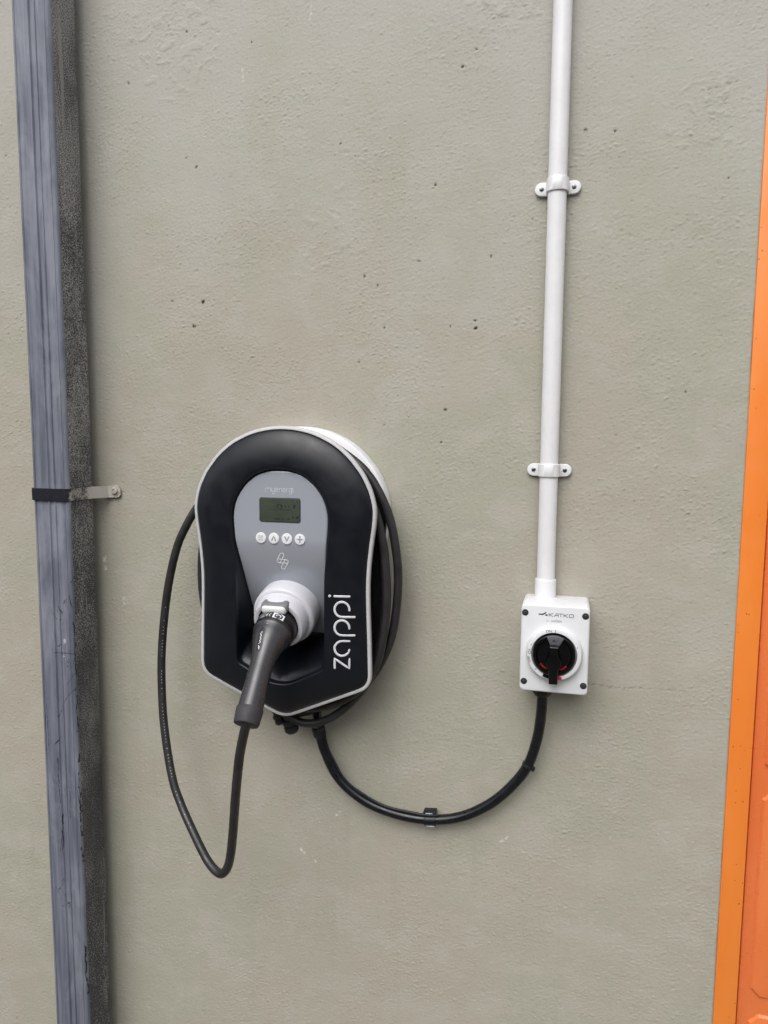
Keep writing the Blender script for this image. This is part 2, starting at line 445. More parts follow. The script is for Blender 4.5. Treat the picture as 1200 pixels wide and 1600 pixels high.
def strokes(mb, lines, width, place, thick=0.0004, seg=8):
    """raised printed lines: 2-D polylines -> place(u, v) gives (point, normal)"""
    for ln in lines:
        pts = []
        for a, b in zip(ln[:-1], ln[1:]):
            L = math.hypot(b[0]-a[0], b[1]-a[1]); k = max(1, int(L/(width*1.2)))
            pts += [(a[0]+(b[0]-a[0])*j/k, a[1]+(b[1]-a[1])*j/k) for j in range(k)]
        pts.append(ln[-1])
        P = [place(*p) for p in pts]
        nn = sum((q for _, q in P), Vector((0, 0, 0))).normalized()
        mb.add(*tube([p for p, _ in P], width/2, seg, True, thick/width*2, nn, ref=nn))
    return mb
def arc(cx, cy, r, a0, a1, k=14, ry=None):
    ry = ry or r
    return [(cx+r*math.cos(R(a0+(a1-a0)*j/k)), cy+ry*math.sin(R(a0+(a1-a0)*j/k))) for j in range(k+1)]

def text_mesh(s, size, place, align='CENTER', thick=0.0003, sx=1.0):
    cu = bpy.data.curves.new('t', 'FONT'); cu.body = s; cu.size = size; cu.align_x = align; cu.align_y = 'CENTER'
    cu.resolution_u = 3
    ob = bpy.data.objects.new('t', cu); COL.objects.link(ob)
    dg = bpy.context.evaluated_depsgraph_get(); dg.update()
    me = bpy.data.meshes.new_from_object(ob.evaluated_get(dg))
    v, n0 = [], len(me.vertices)
    for p in me.vertices:
        q, nn = place(p.co.x*sx, p.co.y); v.append(q+nn*thick)
    f = [tuple(p.vertices) for p in me.polygons]
    bpy.data.objects.remove(ob); bpy.data.curves.remove(cu); bpy.data.meshes.remove(me)
    return v, f

# ================================================================== ground
gs = [(-150, -300, 0), (150, -300, 0), (150, 0.3, 0), (-150, 0.3, 0)]
g = link('ground', gs, [(0, 1, 2, 3)], 'ground')
g['kind'] = 'structure'

# ================================================================== unseen building added behind the camera to shade the lower wall
def added_shade_building():
    o = thing('added_shade_building', 'plain grey building added out of view to shade the lower wall', 'building', (0, -7.0, 0))
    y1, y0, hgt = -7.0, -13.0, 3.7
    v = [(-14, y0, 0), (14, y0, 0), (14, y1, 0), (-14, y1, 0), (-14, y0, hgt), (14, y0, hgt), (14, y1, hgt), (-14, y1, hgt)]
    link('wall', v, [(0, 1, 5, 4), (1, 2, 6, 5), (2, 3, 7, 6), (3, 0, 4, 7)], 'cladding', o)
    e = 0.3
    v = [(-14-e, y0-e, hgt+0.004), (14+e, y0-e, hgt+0.004), (14+e, y1+e, hgt+0.004), (-14-e, y1+e, hgt+0.004), (-14-e, (y0+y1)/2, hgt+0.7), (14+e, (y0+y1)/2, hgt+0.7)]
    link('roof', v, [(0, 1, 5, 4), (2, 3, 4, 5), (1, 2, 5), (3, 0, 4), (3, 2, 1, 0)], 'rubber', o)
    for x in (-9, -3, 3, 9):
        w = MB(); P = [(x-1.2, y1+0.004, 1.2), (x+1.2, y1+0.004, 1.2), (x+1.2, y1+0.004, 2.6), (x-1.2, y1+0.004, 2.6)]
        w.add(P+[(a, b+0.05, c) for a, b, c in P], [(4, 5, 6, 7), (0, 1, 5, 4), (1, 2, 6, 5), (2, 3, 7, 6), (3, 0, 4, 7)])
        w.build('window', 'knob_black', o)
added_shade_building()

# ================================================================== wall
DOOR_L, DOOR_R, DOOR_T = 0.2325, 2.65, 2.45
def spectral(nz, nx, dz, dx, lz, lx, slope, seed, lo=None):
    """random relief with wavelengths around lz (up) and lx (along), unit deviation"""
    g = np.random.default_rng(seed).standard_normal((nz, nx))
    F = np.fft.rfft2(g)
    fz = np.fft.fftfreq(nz, dz)[:, None]; fx = np.fft.rfftfreq(nx, dx)[None, :]
    q = np.sqrt((fz*lz)**2+(fx*lx)**2)
    A = np.where(q < 1, q**1.5, q**-slope)*np.exp(-(q/6)**2)
    o = np.fft.irfft2(F*A, s=(nz, nx)); return o/o.std()
def build_wall():
    dx, dz = 0.0016, 0.0014
    x0, x1, z0, z1 = -1.10, DOOR_L-0.004, 0.30, 2.25
    nx = int((x1-x0)/dx)+1; nz = int((z1-z0)/dz)+1
    xs = np.linspace(x0, x1, nx); zs = np.linspace(z0, z1, nz)
    ridge = spectral(nz, nx, dz, dx, 0.0046, 0.0050, 0.9, 1)
    grain = np.maximum(0, spectral(nz, nx, dz, dx, 0.0075, 0.0095, 1.2, 11)-0.7)
    dent = np.maximum(0, spectral(nz, nx, dz, dx, 0.011, 0.014, 1.1, 12)-1.3)
    mid = spectral(nz, nx, dz, dx, 0.022, 0.036, 2.4, 2)
    soft = spectral(nz, nx, dz, dx, 0.13, 0.16, 2.6, 3)
    big = spectral(nz, nx, dz, dx, 0.5, 0.5, 2.8, 4)
    area = 1.0+0.25*np.clip(spectral(nz, nx, dz, dx, 0.16, 0.22, 2.6, 5), -1.8, 1.8)
    lum = spectral(nz, nx, dz, dx, 0.030, 0.034, 2.0, 6)
    X, Z = np.meshgrid(xs, zs)
    sm = lambda v, a, b: np.clip((v-a)/(b-a), 0, 1)**2*(3-2*np.clip((v-a)/(b-a), 0, 1))
    filler = np.maximum(np.exp(-((X+0.62)/0.10)**2-((Z-2.10)/0.09)**2), np.exp(-((X+0.10)/0.09)**2-((Z-2.12)/0.07)**2))
    filler = np.maximum(filler, 0.8*np.exp(-((X-0.16)/0.07)**2-((Z-1.93)/0.07)**2))
    filler = np.maximum(filler, 0.55*np.exp(-((X+0.36)/0.16)**2-((Z-1.80)/0.10)**2))
    lump = sm(lum, 0.75, 1.05)*sm(filler+0.25*mid*filler, 0.30, 0.75)
    h = 0.000105*ridge*area+0.00036*grain*area-0.00035*dent+0.00004*mid*area+0.00016*soft+0.0006*big+0.00055*lump
    # holes, cracks and knocks, each warped by a little noise
    wx = 0.0006*spectral(nz, nx, dz, dx, 0.006, 0.006, 2.2, 7); wz = 0.0006*spectral(nz, nx, dz, dx, 0.006, 0.006, 2.2, 8)
    PX, PZ = X+wx, Z+wz
    def win(ax, az, bx_, bz, m):
        i0 = max(0, int((min(az, bz)-m-z0)/dz)); i1 = min(nz, int((max(az, bz)+m-z0)/dz)+2)
        j0 = max(0, int((min(ax, bx_)-m-x0)/dx)); j1 = min(nx, int((max(ax, bx_)+m-x0)/dx)+2)
        return slice(i0, i1), slice(j0, j1)
    pit = np.zeros((nz, nx)); crack = np.zeros((nz, nx)); scr = np.zeros((nz, nx))
    brk = spectral(nz, nx, dz, dx, 0.008, 0.012, 2.0, 9)
    for x, z, r in PITS:
        x, z, r = x/1000, z/1000, r/1000
        w = win(x, z, x, z, 0.01)
        d = np.hypot(PX[w]-x, PZ[w]-z)-r
        pit[w] = np.maximum(pit[w], sm(-d, -0.0008, 0.0010))
    def strokes_into(arr, lst):
        for (ax, az), (bx_, bz), wd in lst:
            ax, az, bx_, bz, wd = [q/1000 for q in (ax, az, bx_, bz, wd)]
            w = win(ax, az, bx_, bz, 0.01)
            L = math.hypot(bx_-ax, bz-az); ux, uz = (bx_-ax)/L, (bz-az)/L
            ex, ez = PX[w]-ax, PZ[w]-az
            al = np.clip(ex*ux+ez*uz, 0, L)
            d = np.hypot(ex-al*ux, ez-al*uz)-wd
            arr[w] = np.maximum(arr[w], sm(-d, -0.0009, 0.0003))
    strokes_into(crack, CRACKS); strokes_into(scr, SCRATCH)
    crack *= sm(brk, -0.9, 0.6); scr *= sm(brk, -0.7, 0.4)
    h = h-0.0016*pit-0.0005*crack-0.0003*scr
    n0 = nx*nz
    V = np.stack([X, -h, Z], -1).reshape(-1, 3)
    idx = np.arange(n0).reshape(nz, nx)
    Q = np.stack([idx[:-1, :-1], idx[:-1, 1:], idx[1:, 1:], idx[1:, :-1]], -1).reshape(-1, 4)
    marks = np.stack([pit, crack, scr], -1).reshape(-1, 3)
    # rounded arris at the door opening, carried on from the last column
    col = idx[:, -1]; ev = []
    prev = col; extra_v, extra_q = [], []
    base = n0
    wob = np.array([0.0010*noise.noise(Vector((3.3, z*9, 2)))+0.0006*noise.noise(Vector((8, z*31, 2))) for z in zs])
    for q in (25, 50, 75, 90, 91):
        ex = DOOR_L-0.004+0.004*math.sin(R(min(q, 90))); ey = 0.004-0.004*math.cos(R(min(q, 90)))
        if q == 91: ey = 0.14
        k = max(0.0, 1-q/70)
        vv = np.stack([ex+wob*(q > 40), ey-h[:, -1]*k, zs], -1)
        cur = base+np.arange(nz); base += nz
        extra_v.append(vv); extra_q.append(np.stack([prev[:-1], cur[:-1], cur[1:], prev[1:]], -1)); prev = cur
    V = np.concatenate([V]+extra_v); Q = np.concatenate([Q]+extra_q)
    marks = np.concatenate([marks, np.zeros((5*nz, 3))])
    n1 = len(V)
    # the rest of the wall, out of the picture
    pv, pq = [], []
    def plate(a, b, c, d):
        k = n1+len(pv)
        pv.extend([(a, 0, c), (b, 0, c), (b, 0, d), (a, 0, d), (a, 0.14, c), (b, 0.14, c), (b, 0.14, d), (a, 0.14, d)])
        pq.extend([(k, k+1, k+2, k+3), (k+4, k+5, k+1, k), (k+5, k+6, k+2, k+1), (k+7, k+4, k, k+3)])
    plate(-6, x0, 0, 3.3); plate(x0, DOOR_L, 0, z0); plate(x0, DOOR_L, z1, 3.3)
    plate(DOOR_L+0.002, DOOR_R, DOOR_T, 3.3); plate(DOOR_R, 6.0, 0.0, 3.3)
    V = np.concatenate([V, np.array(pv)]); nfine = len(Q); Q = np.concatenate([Q, np.array(pq)])
    marks = np.concatenate([marks, np.zeros((len(pv), 3))])
    me = bpy.data.meshes.new('rendered_wall')
    me.vertices.add(len(V)); me.vertices.foreach_set('co', V.astype(np.float32).ravel())
    me.loops.add(Q.size); me.loops.foreach_set('vertex_index', Q.astype(np.int32).ravel())
    me.polygons.add(len(Q)); me.polygons.foreach_set('loop_start', np.arange(0, Q.size, 4, dtype=np.int32))
    me.materials.append(M['wall']); me.materials.append(M['wall_far'])
    mi = np.zeros(len(Q), np.int32); mi[nfine:] = 1
    me.polygons.foreach_set('material_index', mi)
    me.polygons.foreach_set('use_smooth', mi == 0)
    at = me.attributes.new('marks', 'FLOAT_VECTOR', 'POINT'); at.data.foreach_set('vector', marks.astype(np.float32).ravel())
    me.update(calc_edges=True)
    o = bpy.data.objects.new('rendered_wall', me); COL.objects.link(o)
    o['label'] = 'grey-beige rough rendered wall behind the charger'; o['category'] = 'wall'
    return o
build_wall()

# ================================================================== orange door at the right edge
door = thing('steel_door', 'orange painted steel door and frame at the right edge', 'door', (DOOR_L, 0.02, 0))
def bx(mb, x0, x1, y0, y1, z0, z1, bev=0.0):
    bm = bmesh.new(); bmesh.ops.create_cube(bm, size=1)
    for q in bm.verts: q.co = Vector(((x0+x1)/2+q.co.x*(x1-x0), (y0+y1)/2+q.co.y*(y1-y0), (z0+z1)/2+q.co.z*(z1-z0)))
    if bev: bmesh.ops.bevel(bm, geom=list(bm.edges), offset=bev, segments=2, affect='EDGES', profile=0.5)
    bm.verts.index_update()
    mb.add([q.co.copy() for q in bm.verts], [tuple(w.index for w in p.verts) for p in bm.faces]); bm.free()
    return mb
m = MB()
bx(m, DOOR_L-0.0012, 0.2625, -0.0005, 0.12, 0.0, DOOR_T-0.002, 0.0016)
m.build('frame_jamb', 'orange_frame', door)
m = MB(); bx(m, DOOR_R-0.045, DOOR_R-0.002, 0.004, 0.12, 0.0, DOOR_T-0.002, 0.0022); m.build('frame_jamb', 'orange_frame', door)
m = MB(); bx(m, 0.264, DOOR_R-0.047, 0.0045, 0.12, DOOR_T-0.05, DOOR_T-0.003, 0.002); m.build('frame_head', 'orange_frame', door)
m = MB(); bx(m, 0.2655, DOOR_R-0.048, 0.010, 0.05, 0.008, DOOR_T-0.053, 0.003)
leaf = m.build('door_leaf', 'orange_leaf', door)
# pressed fields with cut corners, one above the other
def field(x0, x1, z0, z1, cut=0.013, proud=0.0032, bevw=0.0036):
    def poly(i):
        return [(x0+cut+i*.4, z0+i), (x1-cut-i*.4, z0+i), (x1-i, z0+cut+i*.4), (x1-i, z1-cut-i*.4), (x1-cut-i*.4, z1-i), (x0+cut+i*.4, z1-i), (x0+i, z1-cut-i*.4), (x0+i, z0+cut+i*.4)]
    h = -0.010
    rings = [[W(*p, h-0.004) for p in poly(-0.001)], [W(*p, h+0.0006) for p in poly(0)], [W(*p, h+proud*.93) for p in poly(bevw*.85)], [W(*p, h+proud) for p in poly(bevw*1.15)]]
    return loft(rings)
zt = 0.995
tops = [zt+0.345*k for k in (-2, -1, 0, 1, 2, 3)]
for k, t_ in enumerate(tops):
    mm = MB().add(*field(0.281, 0.281+1.10, t_-0.318, t_)); mm.build('pressed_panel', 'orange_leaf', door, 25)
    mm = MB().add(*field(1.46, 2.58, t_-0.318, t_)); mm.build('pressed_panel', 'orange_leaf', door, 25)

# ================================================================== downpipe
dp = thing('downpipe', 'faded blue-grey square plastic downpipe with paint-spattered side at the left', 'downpipe', (-0.813, 0, 0))
def pipe_profile():
    x0, x1, h0, h1, r = -0.847, -0.7795, 0.020, 0.0855, 0.006
    w = x1-x0
    out = []
    def corner(cx, ch, q0):
        for j in range(5):
            q = R(q0+90*j/4); out.append((cx+r*math.cos(q), ch+r*math.sin(q)))
    corner(x1-r, h0+r, -90); corner(x1-r, h1-r, 0)
    # front face, right to left, with two shallow reeds
    for fx, dh in ((0.93, 0), (0.90, -0.0012), (0.88, 0), (0.66, 0.0), (0.645, 0.0016), (0.625, 0.0016), (0.605, -0.0006), (0.50, -0.0010), (0.475, 0.0017), (0.455, 0.0017), (0.435, 0.0), (0.12, 0), (0.10, -0.001), (0.08, 0)):
        out.append((x0+w*fx, h1+dh))
    corner(x0+r, h1-r, 90); corner(x0+r, h0+r, 180)
    return out
prof = pipe_profile()
def pipe_run(z0, z1, n, grow=0.0):
    cx, ch = -0.81325, 0.05275
    rings = []
    for i in range(n+1):
        z = z0+(z1-z0)*i/n
        wx = 0.0006*math.sin(z*5.1); wh = 0.0007*math.sin(z*3.3+1)
        rings.append([W(cx+(x-cx)*(1+grow)+wx, z, ch+(h-ch)*(1+grow)+wh) for x, h in prof])
    return loft(rings)
MB().add(*pipe_run(0.06, 3.3, 40)).build('pipe', 'downpipe', dp, 30)
# strap: across the front, back along both sides, out to a screwed lug on each side
def strap():
    x0, x1, h1 = -0.847, -0.7795, 0.0855
    e = 0.0028
    path = [(x1+0.0405, 0.0035), (x1+0.0375, 0.0035), (x1+0.031, 0.0035), (x1+0.026, 0.0035), (x1+0.018, 0.006), (x1+0.006, 0.030), (x1+0.0016, 0.048), (x1+0.0014, h1-0.004), (x1-0.003, h1+0.0022),
            (x0+0.003, h1+0.0022), (x0-0.0022, h1-0.004), (x0-0.0022, 0.03), (x0-0.006, 0.012), (x0-0.014, 0.0035), (x0-0.030, 0.0035)]
    zc = 1.3985
    rings = []
    n = len(path)
    for i, (x, h) in enumerate(path):
        a = Vector(path[max(0, i-1)]); b = Vector(path[min(n-1, i+1)]); t = (b-a).normalized(); nr = Vector((-t.y, t.x))
        hw = 0.0098
        if i == 0: hw = 0.0045
        if i == 1: hw = 0.0086
        rings.append([W(x+nr.x*s*e/2, zc+q*hw, h+nr.y*s*e/2) for s, q in ((1, -1), (1, -.92), (1, .92), (1, 1), (-1, 1), (-1, -1))])
    return loft(rings)
br = MB().add(*strap()).build('bracket', 'strap', dp, 30)
MB().add(*lathe([(0.0068, 0.001), (0.0068, 0.0035), (0.0055, 0.0056), (0.0030, 0.0062), (0.0026, 0.0050)], W(-0.7485, 1.4005, 0.0035), (0, -1, 0), 20)).build('screw', 'painted_screw', br)
MB().add(*lathe([(0.0095, 0), (0.0095, 0.002), (0.0088, 0.0026)], W(-0.7485, 1.4005, 0.0030), (0, -1, 0), 24)).build('washer', 'painted_screw', br)

# ================================================================== white conduit with saddles
cd = thing('conduit', 'straight white plastic conduit running up the wall from the isolator', 'conduit', (-0.0306, 0, 1.265))
CXP, CHP, CRP = -0.0306, 0.0165, 0.0129
MB().add(*tube([W(CXP+0.0004*math.sin(z*2.2), z, CHP) for z in [1.28+0.05*i for i in range(41)]], CRP, 32)).build('pipe', 'white_pvc', cd)
MB().add(*lathe([(0.0135, 0.0), (0.0152, 0.0), (0.0152, 0.0265), (0.0149, 0.0275), (0.0133, 0.0277)], W(CXP, 1.2635, CHP+0.001), (0, 0, 1), 36)).build('adaptor', 'white_pvc', cd)
def saddle(zc, rot):
    """omega-shaped clip: two rounded ears on the wall and an arch over the pipe"""
    mb = MB()
    hw = 0.0092
    ra, th = CRP+0.0004, 0.0022
    for s in (-1, 1):
        # ear
        pts = []
        x_in, x_out = 0.0140, 0.0315
        out = [(s*x_in, -hw), (s*(x_out-hw), -hw)]+[(s*(x_out-hw+hw*math.cos(R(q))), hw*math.sin(R(q))) for q in range(-75, 76, 15)]+[(s*(x_out-hw), hw), (s*x_in, hw)]
        mb.add(*slab([(CXP+x, zc+z) for x, z in out], 0.0015, 0.0058, 0.0012))
    # arch, swept along z with a thick section
    sec = []
    K = 18
    A = [(-(ra+th), 0.0015), ]+[((ra+th)*-math.cos(R(180*j/K)), CHP+(ra+th)*math.sin(R(180*j/K))) for j in range(K+1)]+[((ra+th), 0.0015)]
    B = [(ra, 0.0015)]+[(ra*math.cos(R(180*j/K)), CHP+ra*math.sin(R(180*j/K))) for j in range(K+1)]+[(-ra, 0.0015)]
    sec = A+B
    n = len(sec)
    def ring(z, g): return [W(CXP+x*(1-g if i < len(A) else 1), zc+z, h if i >= len(A) else h-g*0.01) for i, (x, h) in enumerate(sec)]
    rings = [ring(-hw, 0.05), ring(-hw+0.0008, 0), ring(hw-0.0008, 0), ring(hw, 0.05)]
    v, f = loft(rings, cap0=False, cap1=False)
    nA = len(A)
    for base, flip in ((0, True), (3*n, False)):
        for i in range(nA-1):
            q = (base+i, base+i+1, base+n-2-i, base+n-1-i)
            f.append(q if flip else tuple(reversed(q)))
    mb.add(v, f)
    c = Vector((CXP, 0, zc)); rm = Matrix.Rotation(rot, 4, 'Y')
    mb.v = [rm @ (p-c)+c for p in mb.v]
    o = mb.build('saddle', 'white_pvc', cd)
    for s in (-1, 1):
        p = rm @ Vector((s*0.0221, 0, 0))+c
        sc = MB().add(*lathe([(0.0031, 0), (0.0031, 0.0008), (0.0022, 0.0013), (0.0008, 0.0013), (0.0006, 0.0002)], W(p.x, p.z, 0.0056), (0, -1, 0), 14))
        so = sc.build('screw', 'steel', o)
        sl = MB()
        q = rng.uniform(0, 1.5)
        for k in (0, 1):
            d = Vector((math.cos(q+k*math.pi/2), math.sin(q+k*math.pi/2)))*0.0019
            sl.add(*tube([W(p.x-d.x, p.z-d.y, 0.00675), W(p.x+d.x, p.z+d.y, 0.00675)], 0.00045, 6))
        sl.build('screw_slot', 'hole_dark', so) if False else None
    return o
saddle(1.8418, R(-0.6))
saddle(1.4490, R(0.4))

# ================================================================== isolator switch
iso = thing('isolator_switch', 'white rotary isolator switch box with round black knob', 'switch', (-0.0143, 0, 1.1405))
IX0, IX1, IZ0, IZ1, IH = -0.0607, 0.0320, 1.1405, 1.2650, 0.075
IXC, IZC = (IX0+IX1)/2, (IZ0+IZ1)/2
def box_rings(x0, x1, z0, z1, hs, r):
    rings = []
    for h, ins in hs:
        rings.append([W(x, z, h) for x, z in rrect((x0+x1)/2, (z0+z1)/2, x1-x0-2*ins, z1-z0-2*ins, max(0.001, r-ins*.5), 6)])
    return rings
MB().add(*loft(box_rings(IX0, IX1, IZ0, IZ1, [(0.001, 0.0012), (0.004, 0.0004), (0.040, 0.0)], 0.006))).build('base', 'white_box', iso)
lid = MB().add(*loft(box_rings(IX0, IX1, IZ0, IZ1, [(0.0405, 0.0006), (0.0412, 0.0), (IH-0.0022, 0.0), (IH-0.0012, 0.0004), (IH-0.0003, 0.0013), (IH, 0.0024)], 0.006))).build('lid', 'white_box', iso)
for sx, sz in ((-0.0552, 1.2530), (0.0261, 1.2528), (-0.0547, 1.1544), (0.0263, 1.1545)):
    s = MB().add(*lathe([(0.0046, 0.0), (0.0046, 0.0003), (0.0036, 0.0004)], W(sx, sz, IH), (0, -1, 0), 20)).build('screw_recess', 'hole_dark', iso)
    MB().add(*lathe([(0.0026, 0.0003), (0.0026, 0.0007), (0.0020, 0.0010)], W(sx, sz-0.0005, IH), (0, -1, 0), 14)).build('screw', 'hole_dark', s)
KZ = 1.1985
KX = -0.0143
MB().add(*lathe([(0.0392, -0.001), (0.0388, 0.0008), (0.0372, 0.0092), (0.0362, 0.0106), (0.0345, 0.0112), (0.0312, 0.0112), (0.0306, 0.0095), (0.0304, 0.002)], W(KX, KZ, IH), (0, -1, 0), 64)).build('dial_ring', 'white_box', iso)
knob = MB().add(*lathe([(0.0289, 0.001), (0.0289, 0.0125), (0.0283, 0.0140), (0.0272, 0.0146), (0.0245, 0.0146), (0.0238, 0.0130), (0.0225, 0.0105)], W(KX, KZ, IH), (0, -1, 0), 64)).build('knob', 'knob_black', iso)
# grip: a waisted bar standing on the knob, its tail running out over the ring
def grip():
    prof2 = [(0.0062, 0.0150), (0.0050, 0.0085), (0.0058, 0.0020), (0.0100, -0.0060), (0.0105, -0.0120), (0.0068, -0.0190), (0.0062, -0.0270), (0.0060, -0.0385)]
    out = [(KX+w, KZ+z) for w, z in prof2]+[(KX-w, KZ+z) for w, z in reversed(prof2)]
    return slab(out, IH+0.009, IH+0.0235, 0.003)
MB().add(*grip()).build('knob_grip', 'knob_black', knob)
def sector(a0, a1, r0, r1, h0, h1, waist=0.0):
    pts = [(KX+r1*math.cos(R(a)), KZ+r1*math.sin(R(a))) for a in [a0+(a1-a0)*j/10 for j in range(11)]]
    pts += [(KX+(r0)*math.cos(R(a)), KZ+(r0)*math.sin(R(a))) for a in [a1-waist-(a1-a0-2*waist)*j/10 for j in range(11)]]
    return slab(pts, h0, h1, 0.0006)
MB().add(*sector(62, 112, 0.0150, 0.0276, IH+0.010, IH+0.0152, 2)).build('position_marker', 'knob_grey', knob)
MB().add(*sector(217, 245, 0.0212, 0.0238, IH+0.009, IH+0.0120)).build('lock_slot', 'red', knob)
MB().add(*sector(292, 320, 0.0212, 0.0238, IH+0.009, IH+0.0120)).build('lock_slot', 'red', knob)
m = MB(); m.add(*slab(rrect(KX+0.0082, KZ-0.0322, 0.0062, 0.0042, 0.0006, 2), IH+0.010, IH+0.0128, 0.0004)); m.build('lock_tab', 'magenta', knob)
m = MB(); m.add(*slab(rrect(KX-0.0095, KZ-0.0306, 0.0095, 0.0040, 0.0006, 2, R(-20)), IH+0.010, IH+0.0130, 0.0004)); m.build('lock_tab', 'knob_black', knob)
pl_iso = lambda h: (lambda cx, cz, rot=0.0: (lambda u, v: (W(cx+u*math.cos(rot)-v*math.sin(rot), cz+u*math.sin(rot)+v*math.cos(rot), h), Vector((0, -1, 0)))))
onlid, onring, onknob = pl_iso(IH+0.0001), pl_iso(IH+0.01125), pl_iso(IH+0.0153)
# maker's wordmark in wide squared letters
def katko():
    L = []; w, hh, gap = 0.0052, 0.0044, 0.0020
    x = 0
    def add(lines):
        nonlocal x
        for l in lines: L.append([(x+a*w, b*hh) for a, b in l])
    add([[(0, 0), (0, 1)], [(1, 1), (0.12, 0.5), (1, 0)]]); x += w+gap
    add([[(0, 0), (0.55, 1), (1.0, 1), (1.0, 0)], [(0.25, 0.42), (1, 0.42)]]); x += w+gap*0.6
    add([[(0, 1), (1, 1)], [(0.45, 1), (0.45, 0)]]); x += w+gap*0.6
    add([[(0, 0), (0, 1)], [(1, 1), (0.12, 0.5), (1, 0)]]); x += w+gap
    add([[(0.12, 0), (0, 0.15), (0, 0.85), (0.12, 1), (0.95, 1), (1.08, 0.85), (1.08, 0.15), (0.95, 0), (0.12, 0)]])
    return L
m = MB(); strokes(m, katko(), 0.0007, onlid(-0.0228, 1.2497), 0.0003)
strokes(m, [[(-0.0135, 0.0022), (-0.0085, 0.0022)], [(-0.009, 0.0018), (-0.0045, 0.0048)]], 0.0019, onlid(-0.0228, 1.2497), 0.0003)
strokes(m, [[(-0.0042, 0.0014), (-0.0028, 0.0014)]], 0.0022, onlid(-0.0228, 1.2497), 0.0003)
m.build('wordmark', 'print_dark', iso)
m = MB(); m.add(*text_mesh('isolSafe', 0.0050, onlid(-0.0125, 1.2435), thick=0.0002)); strokes(m, [arc(-0.0245+0.0125-0.0125, 0, 0.0013, 0, 360)], 0.0004, onlid(-0.0005, 1.2435), 0.0002)
m.build('small_print', 'print_grey', iso)
def mark(name, fn):
    m = MB(); fn(m); m.build(name, 'print_dark', iso)
mark('on_lettering', lambda m: m.add(*text_mesh('ON', 0.0052, onring(KX-0.0078, KZ+0.0328, R(3)), thick=0.0002)))
mark('on_symbol', lambda m: strokes(m, [[(0, -0.0018), (0, 0.0018), (-0.0008, 0.0012)]], 0.0006, onring(KX+0.0012, KZ+0.0335), 0.0003))
mark('off_lettering', lambda m: m.add(*text_mesh('OFF', 0.0052, onring(KX-0.0327, KZ-0.0085, R(105)), thick=0.0002)))
mark('off_symbol', lambda m: strokes(m, [arc(0, 0, 0.0019, 0, 360, 16), [(-0.0019, 0.0040), (0.0018, 0.0040)]], 0.0006, onring(KX-0.0333, KZ+0.0015), 0.0003))
for q in (158, 22, 222):
    mark('dial_tick', lambda m: strokes(m, [[(-0.0005, -0.0012), (0.0006, 0.0012)]], 0.0006, onring(KX+0.0333*math.cos(R(q)), KZ+0.0333*math.sin(R(q))), 0.0003))
m = MB(); m.add(*slab(rrect(KX-0.0005, KZ+0.0212, 0.0034, 0.0030, 0.0007, 2), IH+0.0150, IH+0.0155, 0.0002)); m.build('marker_window', 'hole_dark', knob)

# ================================================================== EV charger
CX = -0.4087
ch = thing('ev_charger', 'black and grey wall-mounted car charger with small screen and white lettering', 'car charger', (CX, 0, 1.073))
OUT_HALF = [(0,1510),(18,1509),(35,1506),(51,1501.5),(66,1495),(80,1487.5),(93,1478),(105,1467),(115,1455),(124,1443),(131,1430),(136.3,1418),(140,1405.5),(142.2,1394),(142.6,1384),(142,1374),(141,1364),(137.6,1339),(134.4,1308),(133.2,1280),(133.6,1249),(134.8,1214),(135.8,1182),(136.4,1150),(135.6,1141),(132.8,1133.5),(127.5,1127),(120,1122.3),(98,1112.5),(66,1098.5),(33,1084),(22,1079.3),(11,1075),(0,1073.5)]
IN_HALF = [(0,1448.5),(19,1446.5),(37,1440.5),(50,1431.5),(60,1421),(68,1409),(73,1397),(76,1383),(76.4,1370),(75,1348),(72,1322),(69.8,1300),(68.8,1278),(68.6,1252),(68.8,1230),(69,1204),(69,1170),(68,1161),(64,1155),(53,1149),(40,1142.5),(27,1136),(18,1132),(9,1129.6),(0,1129)]
CZ0 = 1290.0
NA = 288
def radial(half):
    pts = [(u, z) for u, z in half]+[(-u, z) for u, z in reversed(half[1:-1])]
    d = catmull([(u, 0, z) for u, z in pts], 10, True)
    pol = sorted(((math.atan2(p.x, p.z-CZ0) % (2*math.pi)), math.hypot(p.x, p.z-CZ0)) for p in d)
    pol = [(pol[-1][0]-2*math.pi, pol[-1][1])]+pol+[(pol[0][0]+2*math.pi, pol[0][1])]
    def rf(a):
        lo, hi = 0, len(pol)-1
        while hi-lo > 1:
            k = (lo+hi)//2
            if pol[k][0] <= a: lo = k
            else: hi = k
        t = (a-pol[lo][0])/max(1e-9, pol[hi][0]-pol[lo][0])
        return pol[lo][1]*(1-t)+pol[hi][1]*t
    return [rf(2*math.pi*j/NA) for j in range(NA)]
RO, RI = radial(OUT_HALF), radial(IN_HALF)
SN = [math.sin(2*math.pi*j/NA) for j in range(NA)]; CS = [math.cos(2*math.pi*j/NA) for j in range(NA)]
def ringw(rad, hf):
    """rad list in mm, hf(u, z) in m or number -> ring of wall points"""
    out = []
    for j in range(NA):
        u, z = SN[j]*rad[j], CZ0+CS[j]*rad[j]
        h = hf(u, z) if callable(hf) else hf
        out.append(W(CX+u/1000, z/1000, h))
    return out
def off(rad, d):
    """inset a radial outline by about d mm along its normal"""
    o = []
    for j in range(NA):
        dr = (rad[(j+1) % NA]-rad[j-1])/(4*math.pi/NA)
        o.append(rad[j]-d*math.sqrt(1+(dr/rad[j])**2))
    return o
def fascia_h(z):                       # z in mm: flat behind the screen, then curving back to the socket
    s = max(0.0, 1345-z)
    return 0.105-6.1e-5*s**1.4
